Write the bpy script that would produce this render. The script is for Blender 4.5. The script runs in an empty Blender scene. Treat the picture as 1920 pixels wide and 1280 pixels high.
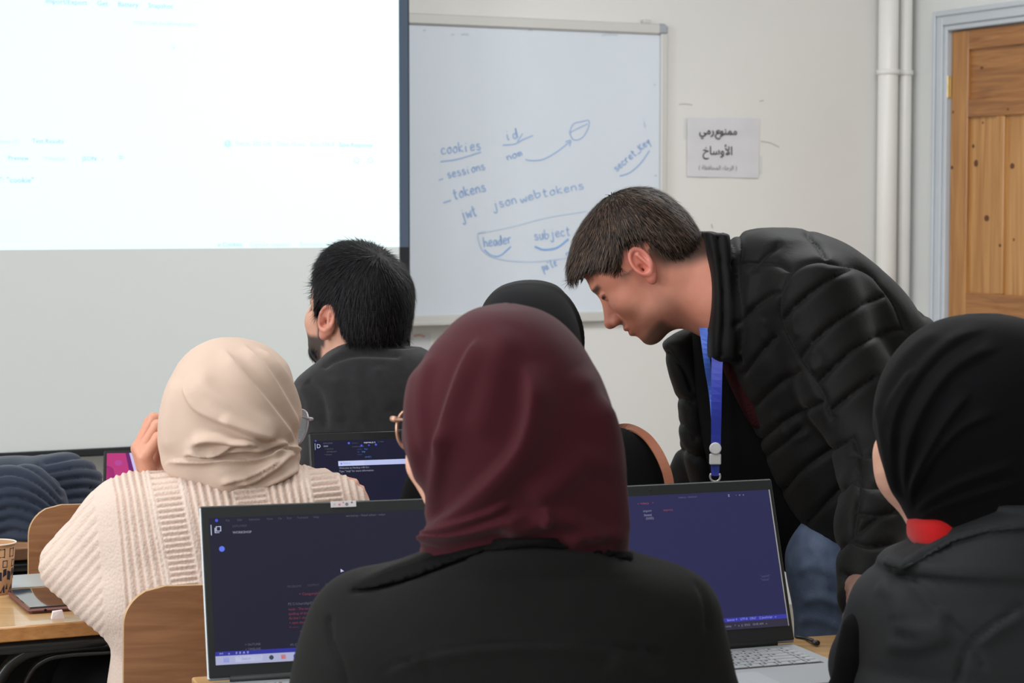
import bpy, math, random
import numpy as np
from mathutils import Vector, Matrix

# ------------------------------------------------------------------ camera, light, exposure
C = bpy.context.scene.collection
sc = bpy.context.scene
FPX = 4000.0                       # focal length in pixels of a 1920 wide frame
PITCH = math.atan(240 / FPX)       # camera looks slightly down
CAMZ = 1.37
cam_d = bpy.data.cameras.new('camera'); cam = bpy.data.objects.new('camera', cam_d); C.objects.link(cam)
cam_d.sensor_width = 36; cam_d.lens = 36 * FPX / 1920
cam.location = (0, 0, CAMZ); cam.rotation_euler = (math.pi / 2 - PITCH, 0, 0)
cam_d.dof.use_dof = True; cam_d.dof.focus_distance = 3.45; cam_d.dof.aperture_fstop = 11
cam_d.clip_start = 0.05
sc.camera = cam
sc.view_settings.view_transform = 'Standard'; sc.view_settings.look = 'None'
sc.view_settings.exposure = -0.08; sc.view_settings.gamma = 1.0; sc.view_settings.use_curve_mapping = False

w = bpy.data.worlds.new('World'); sc.world = w; w.use_nodes = True
w.node_tree.nodes['Background'].inputs[0].default_value = (0.93, 0.97, 1.0, 1)
w.node_tree.nodes['Background'].inputs[1].default_value = .8

AY = math.radians(26)              # the room is turned 26 degrees against the camera
U = Vector((math.cos(AY), math.sin(AY), 0)); V = Vector((math.sin(AY), -math.cos(AY), 0))
CORNER = Vector((1.413, 7.637, 0))
def room(u, v, z): return CORNER + U * u + V * v + Vector((0, 0, z))

def area(name, loc, target, sx, sy, power, col):
    l = bpy.data.lights.new(name, 'AREA'); l.shape = 'RECTANGLE'; l.size = sx; l.size_y = sy; l.energy = power; l.color = col
    o = bpy.data.objects.new(name, l); C.objects.link(o); o.location = loc
    o.rotation_euler = (Vector(target) - Vector(loc)).to_track_quat('-Z', 'Y').to_euler(); return o
for v, pw in ((1.6, 48), (4.2, 110), (6.8, 42)):
    area('window_daylight', room(-7.9, v, 1.95), room(0, v, 1.6), 1.5, 1.5, pw, (0.95, 0.98, 1.0))
for u, v, pw in ((-1.5, 2.2, 58), (-4.2, 3.4, 34), (-3.6, 6.0, 18)):
    area('ceiling_fill', room(u, v, 3.02), room(u, v, 0), 1.8, 0.6, pw, (0.97, 0.985, 1.0))  # unseen fill lamps added overhead to even out the brightness

# ------------------------------------------------------------------ helpers
CP, SP = math.cos(PITCH), math.sin(PITCH)
def at(px, py, D):
    a = (px - 960) * D / FPX; b = -(py - 640) * D / FPX
    return Vector((a, CP * D + SP * b, CAMZ - SP * D + CP * b))
def to_px(P):
    x = P[..., 0]; y = P[..., 1]; z = P[..., 2] - CAMZ
    d = y * CP - z * SP; up = y * SP + z * CP
    return 960 + x / d * FPX, 640 - up / d * FPX
def on_plane(px, py, p0, n):
    r = at(px, py, 1.0) - Vector((0, 0, CAMZ)); o = Vector((0, 0, CAMZ))
    return o + r * ((p0 - o).dot(n) / r.dot(n))

def lin(c):
    return tuple(((v / 255) / 12.92 if v <= 10 else (((v / 255) + 0.055) / 1.055) ** 2.4) for v in c)
MATS = {}
def mat(name, rgb, rough=0.6, sheen=0.0, bump=0.0, bscale=200.0, var=0.0, vscale=8.0, metal=0.0, coat=0.0, emit=None, estr=1.0, spec=0.5, alpha=1.0, trans=0.0, stretch=(1, 1, 1), rgb2=None):
    m = bpy.data.materials.new(name); m.use_nodes = True; MATS[name] = m
    nt = m.node_tree; b = nt.nodes['Principled BSDF']; col = lin(rgb)
    b.inputs['Base Color'].default_value = (*col, 1); b.inputs['Roughness'].default_value = rough
    b.inputs['Metallic'].default_value = metal; b.inputs['Coat Weight'].default_value = coat
    b.inputs['Sheen Weight'].default_value = sheen; b.inputs['Sheen Roughness'].default_value = 0.5
    b.inputs['Specular IOR Level'].default_value = spec; b.inputs['Alpha'].default_value = alpha
    b.inputs['Transmission Weight'].default_value = trans
    if emit is not None:
        b.inputs['Emission Color'].default_value = (*lin(emit), 1); b.inputs['Emission Strength'].default_value = estr
    if bump or var:
        tc = nt.nodes.new('ShaderNodeTexCoord'); mp = nt.nodes.new('ShaderNodeMapping'); mp.inputs['Scale'].default_value = stretch
        nt.links.new(tc.outputs['Object'], mp.inputs[0])
    if bump:
        n = nt.nodes.new('ShaderNodeTexNoise'); n.inputs['Scale'].default_value = bscale; n.inputs['Detail'].default_value = 4
        bp = nt.nodes.new('ShaderNodeBump'); bp.inputs['Strength'].default_value = bump; bp.inputs['Distance'].default_value = 0.003
        nt.links.new(mp.outputs[0], n.inputs[0]); nt.links.new(n.outputs[0], bp.inputs['Height']); nt.links.new(bp.outputs[0], b.inputs['Normal'])
    if var or rgb2:
        n = nt.nodes.new('ShaderNodeTexNoise'); n.inputs['Scale'].default_value = vscale; n.inputs['Detail'].default_value = 5
        cr = nt.nodes.new('ShaderNodeValToRGB'); cr.color_ramp.elements[0].position = .3; cr.color_ramp.elements[1].position = .7
        c2 = lin(rgb2) if rgb2 else tuple(v * (1 - var) for v in col)
        cr.color_ramp.elements[0].color = (*c2, 1); cr.color_ramp.elements[1].color = (*col, 1)
        nt.links.new(mp.outputs[0], n.inputs[0]); nt.links.new(n.outputs[0], cr.inputs[0]); nt.links.new(cr.outputs[0], b.inputs['Base Color'])
    return m
def mask_mix(m, attr, rgb, rough=None):
    """colour of the thing changes where the vertex attribute says so (hair stubble, lips...)"""
    nt = m.node_tree; b = nt.nodes['Principled BSDF']
    a = nt.nodes.new('ShaderNodeAttribute'); a.attribute_name = attr
    mx = nt.nodes.new('ShaderNodeMix'); mx.data_type = 'RGBA'
    nt.links.new(a.outputs['Fac'], mx.inputs[0])
    src = b.inputs['Base Color'].links[0].from_socket if b.inputs['Base Color'].links else None
    if src: nt.links.new(src, mx.inputs[6])
    else: mx.inputs[6].default_value = b.inputs['Base Color'].default_value[:]
    mx.inputs[7].default_value = (*lin(rgb), 1); nt.links.new(mx.outputs[2], b.inputs['Base Color'])

def mesh_np(name, verts, faces, material, parent=None, origin=None, smooth=True, attrs=None):
    """link an (n,3) vertex array with quads (m,4) as one object; world coordinates in, origin moved to `origin`"""
    verts = np.asarray(verts, dtype=np.float64)
    if parent is not None: origin = ORIG.get(parent.name, Vector((0, 0, 0)))
    if origin is None: origin = Vector((0, 0, 0))
    me = bpy.data.meshes.new(name)
    v = verts - np.array(origin[:])
    if isinstance(faces, np.ndarray):
        me.vertices.add(len(v)); me.vertices.foreach_set('co', v.astype(np.float32).ravel())
        k = faces.shape[1]
        me.loops.add(faces.size); me.loops.foreach_set('vertex_index', faces.astype(np.int32).ravel())
        me.polygons.add(len(faces)); me.polygons.foreach_set('loop_start', np.arange(0, faces.size, k, dtype=np.int32))
        me.update(calc_edges=True); me.validate()
    else:
        me.from_pydata(v.tolist(), [], faces)
    me.polygons.foreach_set('use_smooth', [smooth] * len(me.polygons))
    if attrs:
        for an, av in attrs.items():
            at_ = me.attributes.new(an, 'FLOAT', 'POINT'); at_.data.foreach_set('value', av.astype(np.float32))
    me.materials.append(material); me.update()
    o = bpy.data.objects.new(name, me); C.objects.link(o)
    if parent is not None: o.parent = parent
    else: o.location = origin
    ORIG[o.name] = origin
    return o
ORIG = {}

class MB:
    """collects simple shapes, built as one mesh"""
    def __init__(s, R=None, T=None): s.v = []; s.f = []; s.R = R or Matrix.Identity(3); s.T = Vector(T or (0, 0, 0))
    def add(s, vs, fs):
        b = len(s.v); s.v += [tuple(s.R @ Vector(p) + s.T) for p in vs]; s.f += [tuple(b + i for i in f) for f in fs]
    def box(s, lo, hi, bev=0.0):
        x0, y0, z0 = lo; x1, y1, z1 = hi
        b = min(bev, (x1-x0)/2.01, (y1-y0)/2.01, (z1-z0)/2.01)
        if b <= 0:
            s.add([(x0,y0,z0),(x1,y0,z0),(x1,y1,z0),(x0,y1,z0),(x0,y0,z1),(x1,y0,z1),(x1,y1,z1),(x0,y1,z1)],
                  [(0,3,2,1),(4,5,6,7),(0,1,5,4),(1,2,6,5),(2,3,7,6),(3,0,4,7)]); return
        vs = []
        for z, i in ((z0, b), (z0 + b, 0), (z1 - b, 0), (z1, b)):
            X0, X1, Y0, Y1 = x0 + i, x1 - i, y0 + i, y1 - i
            c = b if i == 0 else b * .5
            vs += [(X0+c,Y0,z),(X1-c,Y0,z),(X1,Y0+c,z),(X1,Y1-c,z),(X1-c,Y1,z),(X0+c,Y1,z),(X0,Y1-c,z),(X0,Y0+c,z)]
        fs = [tuple(range(7, -1, -1)), tuple(range(24, 32))]
        for r in range(3):
            for i in range(8):
                j = (i + 1) % 8; fs.append((r*8+i, r*8+j, r*8+8+j, r*8+8+i))
        s.add(vs, fs)
    def quad(s, a, b, c, d): s.add([a, b, c, d], [(0, 1, 2, 3)])
    def tube(s, pts, r, seg=10, closed=False, flat=1.0, up=None):
        pts = [Vector(p) for p in pts]; n = len(pts); vs = []; fs = []; pn = None
        for i, p in enumerate(pts):
            if closed: t = (pts[(i+1) % n] - pts[i-1])
            else: t = pts[min(i+1, n-1)] - pts[max(i-1, 0)]
            t.normalize()
            if pn is None:
                a = Vector(up) if up else (Vector((0, 0, 1)) if abs(t.z) < .9 else Vector((1, 0, 0)))
            else: a = pn
            x = (a - t * a.dot(t)).normalized(); pn = x; y = t.cross(x)
            rr = r[i] if isinstance(r, (list, tuple)) else r
            for k in range(seg):
                th = 2 * math.pi * k / seg
                vs.append(p + x * math.cos(th) * rr * flat + y * math.sin(th) * rr)
        m = n if closed else n - 1
        for i in range(m):
            for k in range(seg):
                a = i*seg+k; b2 = i*seg+(k+1) % seg; c = ((i+1) % n)*seg+(k+1) % seg; d = ((i+1) % n)*seg+k
                fs.append((a, b2, c, d))
        if not closed: fs += [tuple(range(seg-1, -1, -1)), tuple((n-1)*seg+k for k in range(seg))]
        s.add(vs, fs)
    def lathe(s, prof, c=(0, 0, 0), seg=40):
        vs = []; fs = []
        for r, z in prof:
            for k in range(seg):
                th = 2*math.pi*k/seg; vs.append((c[0]+r*math.cos(th), c[1]+r*math.sin(th), c[2]+z))
        for i in range(len(prof)-1):
            for k in range(seg):
                fs.append((i*seg+k, i*seg+(k+1) % seg, (i+1)*seg+(k+1) % seg, (i+1)*seg+k))
        fs += [tuple(range(seg-1, -1, -1)), tuple((len(prof)-1)*seg+k for k in range(seg))]
        s.add(vs, fs)
    def slab(s, outline, y0, y1):
        """outline of (x,z) extruded in y"""
        n = len(outline); vs = [(x, y0, z) for x, z in outline] + [(x, y1, z) for x, z in outline]
        fs = [tuple(range(n)), tuple(range(2*n-1, n-1, -1))] + [(i, i+n, (i+1) % n+n, (i+1) % n) for i in range(n)]
        s.add(vs, fs)
    def build(s, name, material, parent=None, origin=None, smooth=False):
        o = mesh_np(name, np.array(s.v, dtype=float), s.f, material, parent, origin, smooth)
        return o
def tag(o, label, cat, group=None):
    o['label'] = label; o['category'] = cat
    if group: o['group'] = group
    return o
def struct(o): o['kind'] = 'structure'; return o
def empty(name, loc, label, cat, group=None):
    o = bpy.data.objects.new(name, None); C.objects.link(o); o.location = loc; ORIG[o.name] = Vector(loc)
    return tag(o, label, cat, group)

# ------------------------------------------------------------------ signed distance modelling (smoothly blended volumes)
CAP = 0.05
class Prim:
    def __init__(s, f, lo, hi): s.f = f; s.lo = np.array(lo, float); s.hi = np.array(hi, float)
def el(c, r, R=None):
    """ellipsoid; R columns are the local axes"""
    c = np.array(c[:], float); r = np.array(r, float); R = np.eye(3) if R is None else np.array(R, float)
    def f(x, y, z):
        x = x - c[0]; y = y - c[1]; z = z - c[2]
        k0 = 0; k1 = 0
        for i in range(3):
            q = (x * R[0, i] + y * R[1, i] + z * R[2, i]) / r[i]
            k0 = k0 + q * q; k1 = k1 + (q / r[i]) ** 2
        k0 = np.sqrt(k0); k1 = np.sqrt(k1) + 1e-9
        return k0 * (k0 - 1) / k1
    e = np.sqrt(((R * r) ** 2).sum(1))
    return Prim(f, c - e, c + e)
def rc(a, b, ra, rb):
    a = np.array(a[:], float); b = np.array(b[:], float); ba = b - a; L = ba @ ba + 1e-12
    def f(x, y, z):
        px = x - a[0]; py = y - a[1]; pz = z - a[2]
        h = np.clip((px * ba[0] + py * ba[1] + pz * ba[2]) / L, 0, 1)
        return np.sqrt((px - ba[0]*h)**2 + (py - ba[1]*h)**2 + (pz - ba[2]*h)**2) - (ra + (rb - ra) * h)
    m = max(ra, rb)
    return Prim(f, np.minimum(a, b) - m, np.maximum(a, b) + m)
def torus(c, r1, r2, R, flat=1.0):
    c = np.array(c[:], float); R = np.array(R, float)
    def f(x, y, z):
        x = x - c[0]; y = y - c[1]; z = z - c[2]
        q = [x * R[0, i] + y * R[1, i] + z * R[2, i] for i in range(3)]
        return np.sqrt((np.sqrt(q[0]**2 + (q[2] / flat)**2) - r1)**2 + q[1]**2) - r2
    e = (r1 * max(1, flat) + r2)
    return Prim(f, c - e, c + e)
def prof(rows, D, n=2.0):
    """upright body given by rows (py, xl, xr, half depth[, D]) read off the photograph at distance D, then rounded in depth"""
    rows = sorted(rows, key=lambda r: -r[0])
    zs, cx, cy, aa, bb = [], [], [], [], []
    for r in rows:
        d = r[4] if len(r) > 4 else D
        p0 = at(r[1], r[0], d); p1 = at(r[2], r[0], d)
        zs.append(p0.z); cx.append((p0.x + p1.x) / 2); cy.append(p0.y); aa.append(max(1e-4, (p1.x - p0.x) / 2) ** 2); bb.append(r[3] ** 2)
    zs = np.array(zs); o = np.argsort(zs); zs = zs[o]
    zt = np.linspace(zs[0], zs[-1], 400)
    def cub(v):
        v = np.array(v)[o]; h = np.diff(zs); dl = np.diff(v) / h
        m = np.zeros_like(v); m[0] = dl[0]; m[-1] = dl[-1]
        for i in range(1, len(v) - 1):
            m[i] = 0 if dl[i-1] * dl[i] <= 0 else 2 * dl[i-1] * dl[i] / (dl[i-1] + dl[i])
        i = np.clip(np.searchsorted(zs, zt, side='right') - 1, 0, len(zs) - 2); t = (zt - zs[i]) / h[i]
        return (2*t**3-3*t**2+1)*v[i] + (t**3-2*t**2+t)*h[i]*m[i] + (-2*t**3+3*t**2)*v[i+1] + (t**3-t**2)*h[i]*m[i+1]
    CX, CY, A, B = cub(cx), cub(cy), np.sqrt(np.maximum(cub(aa), 1e-8)), np.sqrt(np.maximum(cub(bb), 1e-8))
    def f(x, y, z):
        zz = z + 0 * x * 0
        a = np.interp(z, zt, A); b = np.interp(z, zt, B); u = np.abs(x - np.interp(z, zt, CX)); v = np.abs(y - np.interp(z, zt, CY))
        if n == 2.0:
            k0 = np.sqrt((u/a)**2 + (v/b)**2); k1 = np.sqrt((u/a/a)**2 + (v/b/b)**2) + 1e-9
            d = k0 * (k0 - 1) / k1
        else:
            k0 = ((u/a)**n + (v/b)**n) ** (1/n); d = (k0 - 1) * np.minimum(a, b)
        return np.maximum(d, np.maximum(z - zs[-1], zs[0] - z))
    lo = [min(CX - A), min(CY - B), zs[0]]; hi = [max(CX + A), max(CY + B), zs[-1]]
    return Prim(f, lo, hi)
def poly_ext(poly, s, shrink=0.0):
    """region inside a closed outline (px,py) seen along the camera's axis; s = metres per pixel"""
    P = np.array(poly, float)
    def f(x, y, z):
        z0 = z - CAMZ; d = y * CP - z0 * SP; up = y * SP + z0 * CP
        qx = 960 + x / d * FPX; qy = 640 - up / d * FPX
        best = None; ins = None
        for i in range(len(P)):
            a = P[i]; b = P[(i+1) % len(P)]; e = b - a
            wx = qx - a[0]; wy = qy - a[1]
            h = np.clip((wx*e[0] + wy*e[1]) / (e @ e), 0, 1)
            dd = (wx - e[0]*h)**2 + (wy - e[1]*h)**2
            best = dd if best is None else np.minimum(best, dd)
            if e[1] != 0:
                c = ((a[1] > qy) != (b[1] > qy)) & (qx < e[0] * (qy - a[1]) / e[1] + a[0])
                ins = c if ins is None else ins ^ c
        return np.where(ins, -1, 1) * np.sqrt(best) * s + shrink
    return Prim(f, [-1e9]*3, [1e9]*3)
def comb(d, v, k, kind):
    if kind == 'u':
        h = np.maximum(k - np.abs(d - v), 0) / k; return np.minimum(d, v) - h*h*k/4
    if kind == 's': v = -v
    h = np.maximum(k - np.abs(d - v), 0) / k; return np.maximum(d, v) + h*h*k/4
class Sdf:
    def __init__(s): s.ops = []
    def u(s, p, k=0.01): s.ops.append((p, k, 'u')); return s
    def s(s, p, k=0.005): s.ops.append((p, k, 's')); return s
    def i(s, p, k=0.005): s.ops.append((p, k, 'i')); return s
    def many(s, ps, k=0.01):
        for p in ps: s.u(p, k)
        return s
    def ev(s, P):
        x, y, z = P[:, 0], P[:, 1], P[:, 2]; d = np.full(len(P), CAP * 1.2)
        for p, k, kind in s.ops:
            if kind == 'i': d = comb(d, p.f(x, y, z), k, kind); continue
            m = np.ones(len(P), bool)
            for a in range(3): m &= (P[:, a] > p.lo[a] - CAP) & (P[:, a] < p.hi[a] + CAP)
            if m.any(): d[m] = comb(d[m], p.f(x[m], y[m], z[m]), k, kind)
        return d
    def mesh(s, cell=0.006, fine=None, detail=None, newton=2):
        """fine = list of (lo, hi, cell) boxes that get a closer grid; returns verts, quads, normals"""
        us = [p for p, k, kd in s.ops if kd == 'u']
        lo = np.min([p.lo for p in us], 0) - 0.02; hi = np.max([p.hi for p in us], 0) + 0.02
        axes = []
        for a in range(3):
            cuts = []; x = lo[a]; out = [x]
            while x < hi[a]:
                c = cell
                for fl, fh, fc in (fine or []):
                    if fl[a] - .004 <= x <= fh[a]: c = min(c, fc)
                x += c; out.append(x)
            axes.append(np.array(out))
        X, Y, Z = axes
        d = np.full((len(X), len(Y), len(Z)), CAP * 1.2, np.float32)
        for p, k, kind in s.ops:
            sl = []
            for a, A in enumerate(axes):
                i0 = np.searchsorted(A, p.lo[a] - CAP); i1 = np.searchsorted(A, p.hi[a] + CAP)
                sl.append(slice(i0, max(i1, i0)))
            if any(q.stop <= q.start for q in sl): continue
            sl = tuple(sl); sub = d[sl]
            v = p.f(X[sl[0]][:, None, None], Y[sl[1]][None, :, None], Z[sl[2]][None, None, :])
            d[sl] = comb(sub, v, k, kind)
        ins = d < 0
        act = np.zeros(tuple(n - 1 for n in d.shape), bool)
        c0 = ins[:-1, :-1, :-1]
        for a in (0, 1):
            for b in (0, 1):
                for c in (0, 1):
                    act |= ins[a:ins.shape[0]-1+a, b:ins.shape[1]-1+b, c:ins.shape[2]-1+c] != c0
        I, J, K = np.nonzero(act); n = len(I)
        cid = np.full(act.shape, -1, np.int32); cid[I, J, K] = np.arange(n)
        off = [(a, b, c) for a in (0, 1) for b in (0, 1) for c in (0, 1)]
        val = [d[I+a, J+b, K+c] for a, b, c in off]; pos = [np.stack([X[I+a], Y[J+b], Z[K+c]], 1) for a, b, c in off]
        acc = np.zeros((n, 3)); cnt = np.zeros(n)
        for p in range(8):
            for q in range(p+1, 8):
                if sum(abs(off[p][t] - off[q][t]) for t in range(3)) != 1: continue
                m = (val[p] < 0) != (val[q] < 0)
                t = (val[p][m] / (val[p][m] - val[q][m]))[:, None]
                acc[m] += pos[p][m] * (1 - t) + pos[q][m] * t; cnt[m] += 1
        P = acc / cnt[:, None]
        F = []
        for ax in range(3):
            a0 = ins; sh = [slice(1, -1)] * 3
            s0 = [slice(1, -1)] * 3; s1 = [slice(1, -1)] * 3; s0[ax] = slice(0, -1); s1[ax] = slice(1, None)
            A = ins[tuple(s0)]; B = ins[tuple(s1)]
            for flip, mk in ((False, A & ~B), (True, ~A & B)):
                i, j, k = np.nonzero(mk); base = [i + 1, j + 1, k + 1]; base[ax] = [i, j, k][ax]
                o1, o2 = (ax + 1) % 3, (ax + 2) % 3
                def cc(d1, d2):
                    q = [b.copy() for b in base]; q[o1] -= d1; q[o2] -= d2; return cid[q[0], q[1], q[2]]
                qd = np.stack([cc(1, 1), cc(0, 1), cc(0, 0), cc(1, 0)], 1)
                F.append(qd[:, ::-1] if flip else qd)
        F = np.concatenate(F)
        def grad(P):
            e = 8e-4; g = np.zeros_like(P)
            for a in range(3):
                o = np.zeros(3); o[a] = e; g[:, a] = (s.ev(P + o) - s.ev(P - o)) / (2*e)
            return g
        for _ in range(newton):
            g = grad(P); g2 = np.maximum((g*g).sum(1), .2)
            P = P - np.clip(s.ev(P), -.004, .004)[:, None] * g / g2[:, None]
        g = grad(P); N = g / np.maximum(np.linalg.norm(g, axis=1), 1e-6)[:, None]
        fn = np.cross(P[F[:, 2]] - P[F[:, 0]], P[F[:, 3]] - P[F[:, 1]])
        if (fn * N[F[:, 0]]).sum(1).mean() < 0: F = F[:, ::-1].copy()
        if detail is not None: P = P + N * detail(P, N)[:, None]
        return P, F, N

def smooth01(t): t = np.clip(t, 0, 1); return t * t * (3 - 2 * t)
def line_dist(qx, qy, pts):
    """distance, signed side and 0..1 position to a polyline, in pixels"""
    pts = catmull(pts); seg = np.hypot(*np.diff(pts, axis=0).T); L = np.concatenate([[0], np.cumsum(seg)]); tot = L[-1]
    bd = np.full(qx.shape, 1e9); sd = np.zeros(qx.shape); tt = np.zeros(qx.shape)
    for i in range(len(pts) - 1):
        a = pts[i]; e = pts[i+1] - a; wx = qx - a[0]; wy = qy - a[1]
        h = np.clip((wx*e[0] + wy*e[1]) / (e @ e + 1e-9), 0, 1)
        dd = np.hypot(wx - e[0]*h, wy - e[1]*h); m = dd < bd
        bd = np.where(m, dd, bd); sd = np.where(m, np.sign(e[0]*wy - e[1]*wx), sd); tt = np.where(m, (L[i] + h*seg[i]) / tot, tt)
    return bd, sd, tt
def catmull(pts, k=4):
    P = np.array(pts, float)
    if len(P) < 3: return P
    Q = np.vstack([2*P[0]-P[1], P, 2*P[-1]-P[-2]]); out = []
    for i in range(1, len(Q) - 2):
        for t in np.linspace(0, 1, k, endpoint=False):
            out.append(.5 * (2*Q[i] + (Q[i+1]-Q[i-1])*t + (2*Q[i-1]-5*Q[i]+4*Q[i+1]-Q[i+2])*t*t + (3*Q[i]-Q[i-1]-3*Q[i+1]+Q[i+2])*t**3))
    out.append(Q[-2]); return np.array(out)
def folds(spec, near=True, fade=.18):
    """cloth folds: (points px, width px, height m, kind); kind 'r' ridge, 'a'/'b' overlap with its steep side on one hand, 'g' narrow sewn seam"""
    def f(P, N):
        qx, qy = to_px(P); h = np.zeros(len(P))
        for pts, wd, amp, kind in spec:
            bx = np.array(pts); m = (qx > bx[:, 0].min()-4*wd) & (qx < bx[:, 0].max()+4*wd) & (qy > bx[:, 1].min()-4*wd) & (qy < bx[:, 1].max()+4*wd)
            if near: m &= N[:, 1] < .35
            if not m.any(): continue
            d, s, t = line_dist(qx[m], qy[m], pts)
            win = smooth01(t / fade) * smooth01((1 - t) / fade) if kind != 'g' else smooth01(t/.04) * smooth01((1-t)/.04)
            if near: win = win * smooth01((.35 - N[m, 1]) / .4)
            q = d / wd
            if kind == 'r': v = np.exp(-q*q)
            elif kind == 'a': v = np.where(s > 0, np.exp(-q*q*.45), np.exp(-q*q*6))
            elif kind == 'b': v = np.where(s < 0, np.exp(-q*q*.45), np.exp(-q*q*6))
            else: v = -np.exp(-q*q)
            h[m] += amp * win * v
        return h
    return f
def noise3(P, sc_, seed=0):
    r = np.random.RandomState(seed); h = 0
    for i in range(10):
        k = r.normal(size=3) * sc_; h = h + np.sin(P @ k + r.uniform(0, 6.28))
    return h / 10
def put(name, S, material, parent=None, origin=None, cell=.006, fine=None, detail=None, mask=None, newton=2):
    P, F, N = S.mesh(cell, fine, detail, newton)
    return mesh_np(name, P, F, material, parent, origin, True, {k: fn(P, N) for k, fn in mask.items()} if mask else None), (P, F, N)
def pbox(x0, y0, x1, y1, D, dd):
    """world box round an image region at distance D, half depth dd"""
    a = at(x0, y1, D); b = at(x1, y0, D); return np.array([a.x, D - dd, a.z]), np.array([b.x, D + dd, b.z])
def frame(yaw, pitch=0.0, roll=0.0):
    """columns F (facing), L (left), U (up); yaw from +Y towards -X, pitch up, in degrees"""
    a, p, r = map(math.radians, (yaw, pitch, roll))
    F0 = np.array([-math.sin(a)*math.cos(p), math.cos(a)*math.cos(p), math.sin(p)])
    L0 = np.array([-math.cos(a), -math.sin(a), 0]); U0 = np.cross(F0, L0)
    L1 = L0*math.cos(r) + U0*math.sin(r); U1 = np.cross(F0, L1)
    return np.stack([F0, L1, U1], 1)
def head(S, c, R, s=1.0, ears=(1, -1), neck=None, nose=True, nr=.062):
    c = np.array(c[:], float)
    def p(f, l, u): return c + R @ (np.array([f, l, u]) * s)
    def e(f, l, u, rf, rl, ru, RR=None): return el(p(f, l, u), np.array([rf, rl, ru]) * s, R if RR is None else RR)
    S.u(e(-.014, 0, .038, .094, .075, .083))
    S.u(e(.035, 0, .035, .052, .062, .06), .03)
    S.u(e(.036, 0, -.032, .052, .057, .070), .03)
    S.u(e(.028, 0, -.07, .052, .050, .036), .03)
    S.u(e(.074, 0, -.094, .020, .022, .017), .022)
    for g in (1, -1): S.u(e(.060, g*.036, -.024, .024, .022, .024), .02)
    S.u(rc(p(.081, -.030, .031), p(.081, .030, .031), .010*s, .010*s), .014)
    for g in (1, -1): S.s(e(.098, g*.031, .010, .016, .019, .011), .012)
    for g in (1, -1):
        S.u(e(.0765, g*.031, .009, .0125, .0125, .0125), .003)
        S.u(rc(p(.0885, g*.018, .0155), p(.081, g*.044, .0135), .0022*s, .002*s), .003)
    S.u(e(.078, 0, -.058, .022, .028, .022), .016)
    if nose:
        S.u(rc(p(.087, 0, .012), p(.109, 0, -.024), .006*s, .0095*s), .014)
        S.u(rc(p(.079, 0, .004), p(.097, 0, -.031), .010*s, .0115*s), .010)
        S.u(e(.113, 0, -.029, .0105, .0115, .0095), .008)
        for g in (1, -1): S.u(e(.101, g*.0125, -.034, .010, .0075, .008), .005)
        for g in (1, -1): S.s(e(.107, g*.007, -.042, .006, .0035, .004), .003)
    S.u(e(.094, 0, -.055, .010, .022, .0055), .005)
    S.s(e(.106, 0, -.0615, .014, .024, .0012), .003)
    S.u(e(.093, 0, -.068, .010, .019, .006), .005)
    for g in ears:
        # ear: rim, lobe, hollow, tragus
        ax = R @ np.array([-.25, g*.95, .0]); ax /= np.linalg.norm(ax)
        ux = R @ np.array([-.18, 0, .98]); ux -= ax*(ux @ ax); ux /= np.linalg.norm(ux); fx = np.cross(ax, ux)
        E = np.stack([fx, ax, ux], 1)
        S.u(el(p(-.010, g*.075, -.002), np.array([.0175, .0075, .030])*s, E), .006)
        S.u(el(p(-.002, g*.074, -.030), np.array([.009, .006, .010])*s, E), .006)
        q = p(-.010, g*.0825, .002)
        S.s(el(q, np.array([.0125, .0065, .023])*s, E), .003)
        S.u(torus(p(-.010, g*.080, .004), .0155*s, .0028*s, E, 1.55), .003)
        S.u(rc(p(-.014, g*.079, .016), p(-.016, g*.079, -.014), .003*s, .003*s), .004)
        S.s(el(p(-.004, g*.079, -.006), np.array([.006, .008, .009])*s, E), .003)
        S.u(el(p(.004, g*.076, -.006), np.array([.004, .006, .006])*s, E), .004)
    if neck is not None:
        S.u(rc(p(-.022, 0, -.045), neck, min(nr, .056)*s, nr*s), .03)
    return p
def hand(S, wrist, dirv, palm, thumb_side=1, curl=(25, 35, 25), s=1.0, spread=1.0, tcurl=20):
    """palm, four separate unequal fingers with three bends each, thumb off the side of the palm"""
    wv = np.array(wrist[:], float); d = np.array(dirv, float); d /= np.linalg.norm(d)
    n = np.array(palm, float); n -= d * (n @ d); n /= np.linalg.norm(n); side = np.cross(d, n) * thumb_side
    S.u(rc(wv - d*.02*s, wv + d*.015*s, .025*s, .024*s), .01)
    for i, (o, ln) in enumerate(((.030, .092), (.010, .096), (-.010, .091), (-.029, .083))):
        k = wv + d*ln*s + side*o*s
        S.u(rc(wv + d*.012*s + side*o*.55*s, k, .0135*s, .0108*s), .014)
        L = (.044, .050, .046, .036)[i]; dd = d + side*o*2.2*spread; dd /= np.linalg.norm(dd); a = 0; q = k; r = .0098
        for j, fr in enumerate((1.0, .62, .48)):
            a += math.radians(curl[j] * (1 + .08*(i - 1)))
            v = dd*math.cos(a) + n*math.sin(a); q2 = q + v*L*fr*s
            S.u(rc(q, q2, r*s, (r - .0012)*s), .004); q = q2; r -= .0011
    t0 = wv + d*.022*s + side*.024*s + n*.008*s; td = d*.72 + side*.62 + n*.30; td /= np.linalg.norm(td)
    t1 = t0 + td*.040*s; td2 = d*.90 + side*.20 + n*.35*(tcurl/20); td2 /= np.linalg.norm(td2); t2 = t1 + td2*.032*s
    td3 = d*.9 + n*.5*(tcurl/20); td3 /= np.linalg.norm(td3)
    S.u(rc(t0, t1, .0145*s, .012*s), .014); S.u(rc(t1, t2, .0115*s, .0105*s), .004); S.u(rc(t2, t2 + td3*.024*s, .0102*s, .0088*s), .004)
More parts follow.
